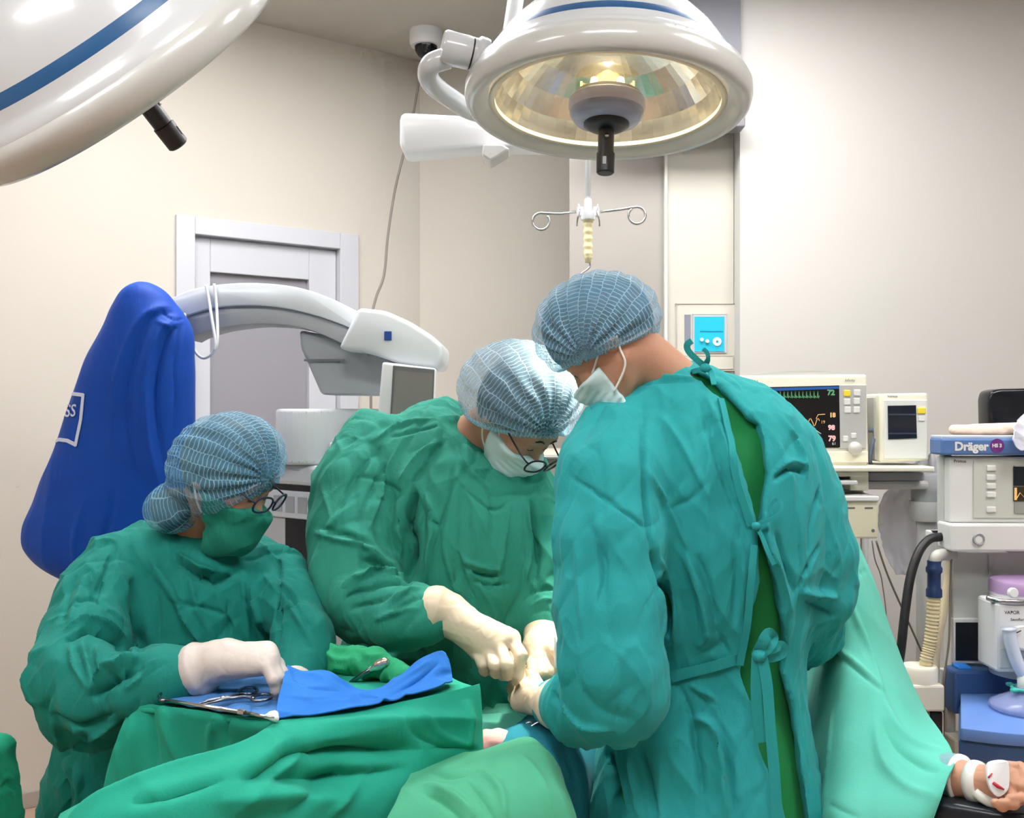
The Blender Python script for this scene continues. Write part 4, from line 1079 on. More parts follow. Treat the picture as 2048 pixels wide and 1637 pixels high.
def cap_mat(name, N, R, base, line):
    """gauzy bouffant cap: see-through fabric with pleat lines and fine rungs between them"""
    m = bpy.data.materials.new(name); m.use_nodes = True; nt = m.node_tree; L = nt.links.new; b = nt.nodes['Principled BSDF']
    def M(op, a, c=None):
        n = nt.nodes.new('ShaderNodeMath'); n.operation = op
        for i, q in enumerate((a, c)):
            if q is None: continue
            if isinstance(q, (int, float)): n.inputs[i].default_value = q
            else: L(q, n.inputs[i])
        return n.outputs[0]
    def attr(nm): a = nt.nodes.new('ShaderNodeAttribute'); a.attribute_name = nm; return a.outputs['Fac']
    phi = attr('phi'); rad = attr('rad')
    tc = nt.nodes.new('ShaderNodeTexCoord')
    nz = nt.nodes.new('ShaderNodeTexNoise'); nz.inputs['Scale'].default_value = 22; nz.inputs['Detail'].default_value = 3; L(tc.outputs['Object'], nz.inputs['Vector'])
    nz2 = nt.nodes.new('ShaderNodeTexNoise'); nz2.inputs['Scale'].default_value = 9; L(tc.outputs['Object'], nz2.inputs['Vector'])
    ph = M('ADD', M('MULTIPLY', phi, N), M('MULTIPLY', nz2.outputs['Fac'], 1.6)); band = M('FLOOR', ph); fr = M('FRACT', ph)
    l1 = M('GREATER_THAN', M('ABSOLUTE', M('SUBTRACT', fr, .5)), .47)
    rr = M('ADD', M('ADD', M('MULTIPLY', rad, R), M('MULTIPLY', band, .37)), M('MULTIPLY', nz.outputs['Fac'], 2.2)); f2 = M('FRACT', rr)
    l2 = M('SUBTRACT', 1.0, M('MINIMUM', M('MULTIPLY', M('ABSOLUTE', M('SUBTRACT', f2, .5)), 5.5), 1.0))
    wgt = M('ADD', M('MULTIPLY', nz2.outputs['Fac'], 1.3), -.1)
    ln = M('MAXIMUM', M('MULTIPLY', l1, .45), M('MULTIPLY', l2, wgt)); ln = M('MINIMUM', M('MULTIPLY', ln, 1.0), 1.0)
    hem = attr('hem')
    al = M('MINIMUM', M('ADD', M('ADD', M('MULTIPLY', ln, .6), .36), M('MULTIPLY', hem, .5)), 1.0)
    mx = nt.nodes.new('ShaderNodeMix'); mx.data_type = 'RGBA'; mx.inputs[6].default_value = base; mx.inputs[7].default_value = line
    L(ln, mx.inputs[0]); L(mx.outputs[2], b.inputs['Base Color']); L(al, b.inputs['Alpha'])
    b.inputs['Roughness'].default_value = .75; b.inputs['Specular IOR Level'].default_value = .2
    bp = nt.nodes.new('ShaderNodeBump'); bp.inputs['Strength'].default_value = .25; bp.inputs['Distance'].default_value = .003
    L(ln, bp.inputs['Height']); L(bp.outputs[0], b.inputs['Normal'])
    return m

def frame(f, u0=(0, 0, 1)):
    f = Vector(f).normalized(); u = Vector(u0); u = (u - f * u.dot(f)).normalized(); s = f.cross(u)
    return np.array([s, f, u], F)                     # rows: side (wearer's right), forward, up

def head_parts(root, o, Rm, neck_base, sc, skin, cut_n, cut_p, cap_c, cap_r, cap_R, knot, capm, mask_m, strap=True, mask_low=-.165, glasses=None, bun=None, mask_back=.018):
    o = A3(o); nb = A3(neck_base)
    loc = lambda p: (p - o) @ Rm.T / sc
    wl = lambda q: o + (A3(q) * sc) @ Rm
    def face(q):
        d = sd_ell(q, (0, -.004, .004), (.075, .096, .097))
        d = smin(d, sd_ell(q, (0, .034, -.052), (.060, .058, .076)), .03)
        for s in (-1, 1):
            d = smin(d, sd_cone(q, (s * .050, .0, -.072), (s * .012, .062, -.116), .022, .022), .025)
            d = smin(d, sd_ell(q, (s * .036, .066, -.048), (.026, .026, .026)), .02)
        d = smin(d, sd_cone(q, (-.036, .080, .004), (.036, .080, .004), .014, .014), .02)
        d = smin(d, sd_cone(q, (0, .088, -.018), (0, .108, -.058), .009, .014), .012)
        for s in (-1, 1):
            d = smax(d, -sd_ell(q, (s * .031, .104, -.022), (.019, .016, .012)), .010)
            d = smin(d, sd_ell(q, (s * .031, .080, -.022), (.0145, .0135, .0125)), .004)
            d = smin(d, sd_ell(q, (s * .079, -.012, -.030), (.009, .019, .031)), .008)
            d = smax(d, -sd_ell(q, (s * .090, -.006, -.028), (.006, .009, .018)), .005)
        d = smax(d, -sd_cone(q, (-.018, .103, -.088), (.018, .103, -.088), .0025, .0025), .004)
        return d * sc
    nk = wl((0, -.028, -.05))
    def body(p): return smin(face(loc(p)), sd_cone(p, nk, nb, .052 * sc, .062 * sc), .03)
    lo = np.minimum(o - .17, nb - .08); hi = np.maximum(o + .17, nb + .08)
    V, Q = sculpt(body, lo, hi, .0035, 1)
    htree = BVHTree.FromPolygons(V.tolist(), Q.tolist())
    link('body', mesh_np('body', V, Q), skin, root, True)
    def on_face(q):
        h = htree.find_nearest(Vector(wl(q).tolist())); return h[0] + h[1] * .0006
    # eyebrows, lashes
    for s in (-1, 1):
        bp_ = [on_face((s * (.012 + .036 * k / 8), .1, .004 + .006 * math.sin(math.pi * k / 8))) for k in range(9)]
        B().tube(bp_, [.0014, .0022, .0026, .0027, .0026, .0024, .0020, .0015, .0009], 6).done('eyebrow', M_hair, root, True)
        lp_ = [on_face((s * (.019 + .024 * k / 8), .098, -.0255 - .0045 * math.sin(math.pi * k / 8))) for k in range(9)]
        B().tube(lp_, .0008, 5).done('eyelashes', M_hair, root, True)
    # mask
    def mk(p):
        q = loc(p); d = smin(face(q) - .008, sd_cone(q, (0, .092, -.050), (0, .074, -.118), .030, .044) * sc, .03)
        if mask_low < -.18: d = smin(d, sd_cone(q, (.0, .098, -.060), (0, .098, -.115), .040, .040) * sc, .03); d = smin(d, sd_cone(q, (.0, .090, -.12), (0, .05, mask_low + .03), .035, .035) * sc, .03)
        top = q[:, 2] - (-.042 - 2.2 * q[:, 0] ** 2); bot = mask_low - q[:, 2]
        bk = mask_back - q[:, 1] - .25 * (q[:, 2] + .09)
        e = smax(d, np.maximum(np.maximum(top, bot), bk) * sc, .006)
        return e + (.0009 * np.sin(q[:, 2] * 420) * (np.abs(q[:, 0]) < .055) if mask_low > -.18 else .004 * (.3 - ridged(p, (16, 16, 9), 3, 4)))
    V, Q = sculpt(mk, o - .24, o + .24, .0028, 2)
    mo = link('mask', mesh_np('mask', V, Q), mask_m, root, True)
    if strap:
        for s in (-1, 1):
            a1 = wl((s * .066, mask_back + .012, -.052)); e1 = wl((s * .081, -.008, -.004)); e2 = wl((s * .083, -.034, -.03)); e3 = wl((s * .078, -.014, -.064)); a2 = wl((s * .058, mask_back + .012, -.108))
            B().tube(spline([a1, wl((s * .075, .012, -.03)), e1, e2, e3, wl((s * .068, .006, -.092)), a2], 6), .0022, 8).done('ear_loop', M_strap, mo, True)
    # cap
    cn = A3(Vector(cut_n).normalized()); cp = A3(cut_p); kn = A3(knot); cc = A3(cap_c)
    def cap(p):
        d = sd_ell(p, cc, cap_r, cap_R)
        if bun is not None: d = smin(d, sd_ell(p, bun[0], bun[1]), .025)
        hgt = -((p - cp) @ cn)
        pinch = np.clip(1 - np.abs(hgt) / .03, 0, 1)
        return smax(d + .008 * pinch ** 2, hgt if bun is None else np.where(np.linalg.norm(p - A3(bun[0]), axis=1) < max(bun[1]) * 1.25, np.minimum(hgt, d + .01), hgt), .012)
    # hair under the cap
    def hair(p):
        q = loc(p); d = sd_ell(q, (0, -.012, .012), (.098, .116, .118)) * sc
        if bun is not None: d = smin(d, sd_ell(p, bun[0], tuple(.8 * x for x in bun[1])), .02)
        return smax(d, cap(p) + .010, .008)
    V, Q = sculpt(hair, cc - .2, cc + .2, .005, 1)
    link('hair', mesh_np('hair', V, Q), M_hair, root, True)
    V, Q = sculpt(cap, cc - .25, cc + .25, .0032, 2)
    ax = cc - kn; ax = ax / np.linalg.norm(ax); t1 = np.cross(ax, [0.3, 1, 0.2]); t1 /= np.linalg.norm(t1); t2 = np.cross(ax, t1)
    def pol(V):
        r = V - kn; return np.arctan2(r @ t2, r @ t1), np.linalg.norm(r, axis=1)
    ph, rd = pol(V); N = normals(V, Q)
    hd = np.abs((V - cp) @ cn)
    amp = .0035 * np.exp(-rd / .12) + .0012
    wob = noise3(V * 16, 3)
    V = V + N * (amp * np.cos(ph * 17 + wob * 2.5) + .004 * noise3(V * 11, 8) + .0022 * np.exp(-(hd / .012) ** 2) * np.sin(ph * 60 + hd * 200))[:, None]
    ph, rd = pol(V); me = mesh_np('cap', V, Q)
    for nm, arr in (('phi', ph / (2 * math.pi) + .5), ('rad', rd), ('hem', np.exp(-(hd / .009) ** 2) + np.exp(-(rd / .02) ** 2))):
        at = me.attributes.new(nm, 'FLOAT', 'POINT'); at.data.foreach_set('value', np.ascontiguousarray(arr, dtype=F))
    co = link('cap', me, capm, root, True)
    # glasses
    if glasses:
        gm, gf, gu, ga = glasses
        g = thing_part('glasses', root)
        R_ = lambda q: wl(q)
        for s in (-1, 1):
            rim = []
            for k in range(32):
                t = 2 * math.pi * k / 32; cx = math.copysign(abs(math.cos(t)) ** .75, math.cos(t)); cz = math.copysign(abs(math.sin(t)) ** .8, math.sin(t))
                rim.append(R_((s * (.0355 + .0285 * cx), gf - .005 * (1 + cx), gu + .0195 * cz)))
            B().tube(rim, .0023, 8, True).done('rim', gm, g, True)
            bm = bmesh.new(); bm.faces.new([bm.verts.new(p) for p in rim]); link('lens', bm_mesh(bm), M_lens, g)
            B().tube(spline([R_((s * .064, gf - .010, gu + .006)), R_((s * .070, gf - .018, gu + .007)), R_((s * .074, gf - .045, gu + .008)), R_((s * .080, .03, gu + .004 + ga)), R_((s * .083, -.015, -.004))], 6), .0021, 8).done('temple', gm, g, True)
        B().tube(spline([R_((-.008, gf, gu + .006)), R_((0, gf + .003, gu + .010)), R_((.008, gf, gu + .006))], 5), .0019, 8).done('bridge', gm, g, True)
    return loc, wl

def thing_part(name, root):
    """an Empty that gathers a part's own pieces"""
    o = bpy.data.objects.new(name, None); C.objects.link(o); o.parent = root; o.empty_display_size = .03
    o.matrix_parent_inverse = Matrix.Translation(-root_of(root)); o.location = root_of(root)
    return o

def gown_mesh(name, f, lo, hi, folds, m, root, seed, calm=(), h=.0043, fold_gain=1.0, vert=.005, cross=.004):
    V, Q = sculpt(f, lo, hi, h, 2)
    N = normals(V, Q); V0 = V.copy()
    Va = rot_y(V, 32); Vb = rot_y(V, -38)
    V = V + N * (vert * (ridged(V, (11, 11, 1.5), seed, 5) - .8 * ridged(V, (10, 10, 1.4), seed + 60, 5)) + cross * (ridged(Va, (11, 11, 2.0), seed + 20, 6) - .7 * ridged(Vb, (12, 12, 2.2), seed + 80, 6)) + .4 * cross * (ridged(Vb, (22, 22, 6), seed + 40, 5) - .25) + .0008 * noise3(V * 38, seed))[:, None]
    V = crease(V.astype(F), Q, folds, fold_gain)
    for c in calm:                                     # cuffs stay even
        w = np.clip((np.linalg.norm(V0 - A3(c), axis=1) - .055) / .06, 0, 1)[:, None]; V = V0 * (1 - w) + V * w
    return link(name, mesh_np(name, V, Q), m, root, True), V, Q

def glove(name, fingers, palm, cuff, m, root, k=.0045, h=.0024, palm_k=.014, lo=None, hi=None):
    """five-fingered gloved hand: finger chains, palm chains, cuff chain (points, radii)"""
    allp = np.array([tuple(p) for ch in fingers + palm + cuff for p in ch[0]], F)
    def f(p):
        d = None
        for pts, r in palm:
            e = sd_chain(p, pts, r, .01); d = e if d is None else smin(d, e, palm_k)
        for pts, r in cuff:
            d = smin(d, sd_chain(p, pts, r, .01), .012)
        for pts, r in fingers:
            d = smin(d, sd_chain(p, pts, r, .005), k)
        return d
    V, Q = sculpt(f, allp.min(0) - .08, allp.max(0) + .08, h, 1)
    N = normals(V, Q)
    V = V + N * (.0007 * (ridged(V, (30, 30, 30), 5, 5) - .9 * ridged(V, (34, 34, 34), 15, 6)))[:, None]
    return link(name, mesh_np(name, V, Q), m, root, True)

def legs(root, x, y, zt, w=.10, ang=0.0, m=None, ms=None):
    """trouser legs and clogs standing on the floor (below the gown hem)"""
    for s in (-1, 1):
        cx = x + s * w * math.cos(ang); cy = y + s * w * math.sin(ang)
        V, Q = sculpt(lambda p: sd_cone(p, (cx, cy, .11), (cx, cy, zt), .065, .085), (cx - .12, cy - .12, -.02), (cx + .12, cy + .12, zt + .1), .012)
        link('trouser_leg', mesh_np('leg', V, Q), m or M_scrub, root, True)
        fx, fy = -math.sin(ang), math.cos(ang)
        V, Q = sculpt(lambda p: smax(smin(sd_cone(p, (cx, cy, .05), (cx + fx * .13, cy + fy * .13, .035), .05, .045), sd_cone(p, (cx, cy, .05), (cx, cy, .10), .05, .05), .02), -p[:, 2] + .002, .004), (cx - .25, cy - .25, -.02), (cx + .25, cy + .25, .18), .010)
        link('shoe', mesh_np('shoe', V, Q), M_shoe, root, True)

def band(name, pts, w, m, root, nrm, n=6, th=.0025):
    sp_ = spline(pts, n); B().ribbon(sp_, w, th, nrm).done(name, m, root, auto=50)

def on_mesh(tree, x, y, off=.004):
    o = Vector((0, 0, CAM_Z)); d = (P(x, y, 1) - o).normalized(); h = tree.ray_cast(o, d)
    return (h[0] + h[1] * off, h[1]) if h[0] is not None else None
def surf_band(name, tree, line, w, m, root, off=.004, th=.003):
    pts = []; nn = []
    for q in spline([Vector((x, y, 0)) for x, y in line], 6):
        h = on_mesh(tree, q.x, q.y, off)
        if h: pts.append(h[0]); nn.append(h[1])
    for _ in range(3):
        nn = [((nn[max(i - 1, 0)] + nn[i] + nn[min(i + 1, len(nn) - 1)]).normalized()) for i in range(len(nn))]
        pts = [pts[0]] + [(pts[i - 1] + pts[i] * 2 + pts[i + 1]) / 4 for i in range(1, len(pts) - 1)] + [pts[-1]]
    if len(pts) > 2: B().ribbon(pts, w, th, nn).done(name, m, root, auto=50)

I3 = np.eye(3, dtype=F)
# ------------------------------------------------------------------ surgeon with his back to us (right)
s1 = thing('person', 'surgeon in teal gown open at the back, seen from behind, bending left', 'person', (P(1420, 0, 2.08).x, 2.08, 0))
T1 = rows_from_photo([(722, 1345, 1420, 2.10, .045), (745, 1290, 1452, 2.09, .085), (780, 1232, 1530, 2.08, .115), (830, 1196, 1592, 2.07, .14), (900, 1186, 1622, 2.06, .16), (1000, 1195, 1634, 2.06, .17), (1100, 1215, 1636, 2.06, .17),
                      (1200, 1240, 1622, 2.07, .165), (1330, 1275, 1602, 2.08, .155), (1400, 1235, 1608, 2.08, .165), (1500, 1195, 1622, 2.07, .185), (1640, 1160, 1645, 2.06, .205), (1900, 1120, 1690, 2.05, .23), (2060, 1110, 1700, 2.05, .23)])
armL = (PL([(1228, 890, 2.00), (1216, 960, 1.95), (1212, 1080, 1.91), (1216, 1220, 1.88), (1222, 1330, 1.86), (1232, 1390, 1.87), (1165, 1412, 1.96), (1108, 1408, 2.05)]), [.085, .092, .094, .094, .094, .088, .068, .048])
armR = (PL([(1566, 925, 2.12), (1602, 1010, 2.12), (1628, 1100, 2.12), (1632, 1185, 2.13), (1612, 1262, 2.20), (1540, 1310, 2.34), (1440, 1330, 2.46)]), [.085, .082, .078, .072, .068, .055, .045])
slit = [(1402, 738), (1424, 748), (1464, 789), (1497, 832), (1521, 850), (1526, 910), (1530, 965), (1518, 1030), (1511, 1052), (1530, 1112), (1556, 1192), (1572, 1256), (1580, 1310), (1572, 1356), (1597, 1428), (1609, 1526), (1616, 1640), (1640, 1900), (1660, 2080),
        (1590, 2080), (1580, 1900), (1562, 1640), (1518, 1494), (1510, 1428), (1484, 1345), (1499, 1248), (1506, 1166), (1510, 1100), (1505, 1050), (1484, 963), (1465, 905), (1446, 803), (1392, 745)]
slit_w = [((x - 1024) / 2048 * 1.93, CAM_Z - (y - 818.5) / 2048 * 1.93) for x, y in slit]
def tors1(p): return sd_loft(p, T1, .03)
def g1(p):
    t = tors1(p); d = smin(t, sd_chain(p, *armL, .03), .045); d = smin(d, sd_chain(p, *armR, .03), .07)
    d = smin(d, sd_cone(p, P(1645, 1188, 2.12), P(1684, 1197, 2.10), .035, .010), .025); d = smin(d, sd_cone(p, P(1615, 1262, 2.18), P(1640, 1308, 2.16), .04, .012), .025)
    cutd = np.maximum(sd_poly2(p[:, 0], p[:, 2], slit_w), np.maximum(-(d + .07), p[:, 1] - 2.1))
    return smax(d, -cutd, .006)
f1 = [(-5, 5, [(1143, 956), (1189, 984), (1238, 1016), (1295, 1062)]), (-9, 7, [(1284, 803), (1288, 927), (1295, 1034), (1304, 1100)]), (-18, 10, [(1303, 1100), (1327, 1166), (1336, 1231), (1332, 1300)]), (10, 9, [(1320, 1120), (1345, 1190), (1352, 1260), (1345, 1300)]),
      (6, 8, [(1288, 927), (1345, 1034), (1377, 1100)]), (9, 10, [(1368, 1100), (1398, 1182), (1414, 1264), (1396, 1297)]), (-7, 8, [(1394, 1110), (1420, 1190), (1436, 1270)]), (-4, 7, [(1430, 1257), (1463, 1318)]), (-3, 7, [(1400, 1304), (1430, 1296), (1446, 1280)]),
      (7, 7, [(1378, 1369), (1408, 1385), (1430, 1402)]), (-10, 9, [(1355, 1369), (1381, 1428), (1398, 1520), (1411, 1637)]), (12, 11, [(1378, 1438), (1420, 1454), (1440, 1540), (1453, 1637)]), (-8, 8, [(1440, 1480), (1462, 1560), (1475, 1637)]), (-8, 8, [(1280, 1477), (1298, 1560), (1312, 1637)]),
      (-20, 11, [(1212, 1494), (1226, 1560), (1243, 1637)]), (9, 10, [(1176, 1500), (1164, 1560), (1168, 1637)]), (10, 10, [(1255, 1500), (1268, 1570), (1280, 1637)]),
      (-4, 5, [(1281, 771), (1323, 764), (1387, 764)]), (5, 5, [(1281, 762), (1323, 755), (1385, 756)]),
      (-8, 7, [(1547, 962), (1578, 938), (1612, 946)]), (6, 8, [(1550, 950), (1580, 925), (1612, 932)]), (6, 8, [(1560, 830), (1600, 900), (1615, 960)]), (-9, 8, [(1642, 974), (1626, 1034), (1618, 1110)]), (-9, 7, [(1594, 1179), (1620, 1130), (1640, 1090)]), (12, 9, [(1601, 1186), (1640, 1190), (1672, 1196)]), (-9, 7, [(1610, 1200), (1640, 1215), (1665, 1230)]),
      (7, 8, [(1440, 850), (1470, 940), (1490, 1010)]), (5, 6, [(1405, 780), (1440, 860), (1462, 960)]), (-5, 6, [(1395, 800), (1425, 890), (1455, 980), (1490, 1060)]), (6, 6, [(1480, 1080), (1486, 1160), (1478, 1250)]), (-5, 5, [(1468, 1080), (1472, 1160), (1466, 1250)]),
      (8, 7, [(1530, 1000), (1536, 1080), (1560, 1150), (1585, 1230)]), (-6, 6, [(1550, 1060), (1572, 1130), (1590, 1190)]), (-5, 7, [(1180, 1050), (1210, 1130), (1195, 1220)]), (5, 8, [(1150, 1060), (1160, 1180), (1165, 1280)]), (-3, 14, [(1150, 1360), (1200, 1420), (1260, 1440)]), (6, 8, [(1120, 1400), (1160, 1450), (1230, 1462)]), (-8, 7, [(1105, 1385), (1130, 1430), (1160, 1465)]),
      (5, 9, [(1320, 830), (1370, 900), (1420, 1000)]), (-4, 7, [(1420, 960), (1380, 1000), (1330, 1020)])]
gown1, V1, Q1 = gown_mesh('gown', g1, (.02, 1.72, .22), (.78, 2.62, 1.56), f1, M_g1, s1, 11, (armL[0][-1],), fold_gain=1.9, vert=.006, cross=.004)
t1 = BVHTree.FromPolygons(V1.tolist(), Q1.tolist())
V, Q = sculpt(lambda p: smax(tors1(p) + .024, p[:, 2] - P(0, 735, 2.08).z, .01), (.05, 1.8, .5), (.75, 2.4, 1.55), .012)
link('scrub_shirt', mesh_np('scrub', V, Q), M_scrub, s1, True)
legs(s1, .42, 2.08, .7, .11, .5)
R1 = frame((-.62, .22, -.75), (-.6, .1, .75))
cap1 = cap_mat('cap_gauze_right', 30, 130, srgb(124, 180, 212), srgb(214, 234, 244))
head_parts(s1, P(1196, 668, 2.03), R1, P(1372, 792, 2.08), .96, M_skin, (-.36, .10, .93), P(1212, 712, 2.03), P(1194, 652, 2.03), (.130, .112, .108),
           np.array(Matrix.Rotation(math.radians(18), 3, 'Y'), F).T, P(1168, 712, 1.94), cap1, M_mask, mask_back=.050)
# cloth ties
bk1 = Vector((0, -1, 0))
surf_band('waist_tie', t1, [(1346, 1354), (1385, 1342), (1430, 1330), (1480, 1315), (1512, 1306)], .020, M_g1, s1, .006)
band('waist_tie', PL([(1514, 1310, 1.875), (1524, 1288, 1.86), (1536, 1268, 1.86), (1546, 1276, 1.87), (1538, 1294, 1.865), (1518, 1312, 1.87)]), .020, M_g1, s1, bk1)
band('waist_tie', PL([(1514, 1306, 1.875), (1540, 1300, 1.87), (1562, 1292, 1.88), (1566, 1306, 1.885), (1542, 1316, 1.88), (1520, 1312, 1.872)]), .018, M_g1, s1, bk1)
B().lathe([(0, .012), (.010, .009), (.014, 0), (.010, -.009), (0, -.012)], Matrix.Translation(P(1518, 1312, 1.868)), 12).done('waist_knot', M_g1, s1, True)
band('waist_tie', PL([(1514, 1316, 1.868), (1512, 1370, 1.87), (1514, 1420, 1.872), (1522, 1486, 1.872)]), .020, M_g1, s1, bk1)
band('waist_tie', PL([(1524, 1316, 1.866), (1534, 1370, 1.864), (1540, 1450, 1.862), (1548, 1540, 1.856), (1556, 1660, 1.85)]), .020, M_g1, s1, bk1)
band('neck_tie', PL([(1412, 734, 1.985), (1396, 722, 1.97), (1378, 704, 1.96), (1374, 690, 1.955), (1384, 682, 1.95)]), .012, M_g1, s1, bk1)
band('neck_tie', PL([(1410, 732, 1.985), (1416, 718, 1.965), (1414, 706, 1.96), (1406, 698, 1.955)]), [.014, .014, .012, .011, .010, .010] + [.008] * 12 + [.004], M_g1, s1, bk1)
band('neck_tie', PL([(1384, 744, 1.985), (1398, 740, 1.975), (1412, 736, 1.975), (1422, 746, 1.972), (1428, 770, 1.95)]), .010, M_g1, s1, bk1)
B().lathe([(0, .010), (.008, .007), (.011, 0), (.008, -.007), (0, -.010)], Matrix.Translation(P(1410, 736, 1.975)), 12).done('neck_knot', M_g1, s1, True)
band('back_tie', PL([(1506, 1052, 1.885), (1530, 1044, 1.876), (1556, 1030, 1.872), (1564, 1010, 1.874), (1552, 1000, 1.88), (1540, 1014, 1.882), (1544, 1030, 1.88)]), .007, M_g1, s1, bk1)
band('back_tie', PL([(1510, 1052, 1.882), (1522, 1070, 1.876), (1534, 1100, 1.872), (1548, 1130, 1.872)]), .008, M_g1, s1, bk1)
B().lathe([(0, .008), (.007, .006), (.009, 0), (.007, -.006), (0, -.008)], Matrix.Translation(P(1512, 1053, 1.88)), 12).done('back_knot', M_g1, s1, True)
# gown edge plackets beside the opening
surf_band('placket', t1, [(1440, 800), (1458, 880), (1476, 960), (1500, 1052)], .014, M_g1, s1, .004)
surf_band('placket', t1, [(1506, 1090), (1500, 1166), (1493, 1248), (1478, 1330)], .014, M_g1, s1, .004)
# gloved left hand
glove('glove', [(PL([(1048, 1372, 2.14), (1040, 1352, 2.19), (1044, 1342, 2.22)]), [.0125, .0115, .010]), (PL([(1040, 1384, 2.15), (1027, 1362, 2.20), (1032, 1348, 2.24)]), [.0125, .0115, .010]),
               (PL([(1036, 1398, 2.15), (1024, 1378, 2.21), (1030, 1360, 2.25)]), [.0125, .0115, .010]), (PL([(1036, 1412, 2.14), (1026, 1398, 2.20), (1034, 1380, 2.24)]), [.0115, .0105, .009]),
               (PL([(1075, 1370, 2.10), (1066, 1352, 2.15), (1058, 1340, 2.20)]), [.014, .012, .011])],
      [(PL([(1090, 1402, 2.06), (1052, 1376, 2.13)]), [.028, .020]), (PL([(1090, 1402, 2.06), (1044, 1394, 2.14)]), [.028, .022]), (PL([(1090, 1404, 2.06), (1040, 1408, 2.13)]), [.028, .019])],
      [(PL([(1094, 1404, 2.055), (1112, 1408, 2.03)]), [.036, .051])], M_glove, s1)
# gloved right hand, far side of the operating field
glove('glove', [(PL([(1330, 1345, 2.50), (1300, 1352, 2.50), (1280, 1366, 2.50)]), [.0115, .0105, .009]), (PL([(1330, 1355, 2.52), (1298, 1364, 2.52), (1278, 1380, 2.52)]), [.0115, .0105, .009]),
               (PL([(1334, 1364, 2.54), (1304, 1374, 2.54), (1286, 1390, 2.54)]), [.0115, .0105, .009]), (PL([(1340, 1370, 2.56), (1314, 1382, 2.56), (1300, 1394, 2.56)]), [.0105, .0095, .0085]),
               (PL([(1360, 1356, 2.47), (1334, 1366, 2.46), (1316, 1376, 2.46)]), [.013, .012, .010])],
      [(PL([(1390, 1340, 2.49), (1336, 1348, 2.50)]), [.026, .019]), (PL([(1390, 1342, 2.50), (1340, 1360, 2.53)]), [.026, .020])],
      [(PL([(1395, 1340, 2.49), (1440, 1330, 2.46)]), [.032, .042])], M_glove, s1, h=.004)

# ------------------------------------------------------------------ surgeon across the table (middle)
s2 = thing('person', 'surgeon in green gown with black glasses leaning over the operating field', 'person', (P(890, 0, 2.5).x, 2.5, 0))
T2 = rows_from_photo([(796, 872, 905, 2.52, .035), (815, 826, 925, 2.51, .075), (850, 772, 958, 2.49, .11), (900, 728, 1015, 2.47, .14), (960, 712, 1070, 2.45, .16), (1050, 712, 1100, 2.44, .175), (1150, 722, 1108, 2.44, .175),
                      (1240, 712, 1106, 2.45, .17), (1295, 690, 1100, 2.46, .165), (1380, 664, 1104, 2.46, .175), (1500, 645, 1112, 2.46, .19), (1700, 628, 1130, 2.46, .21), (1900, 610, 1150, 2.46, .22)])
armR2 = (PL([(742, 892, 2.44), (712, 970, 2.38), (700, 1060, 2.33), (704, 1140, 2.28), (726, 1196, 2.24), (790, 1228, 2.20), (850, 1232, 2.18), (884, 1226, 2.17)]), [.080, .088, .090, .088, .086, .074, .056, .044])
armL2 = (PL([(1040, 950, 2.44), (1070, 1040, 2.42), (1082, 1130, 2.39), (1088, 1220, 2.35), (1092, 1272, 2.31)]), [.072, .062, .058, .056, .046])
def g2(p):
    d = smin(sd_loft(p, T2, .02), sd_chain(p, *armR2, .03), .035); d = smin(d, sd_chain(p, *armL2, .03), .03)
    return d
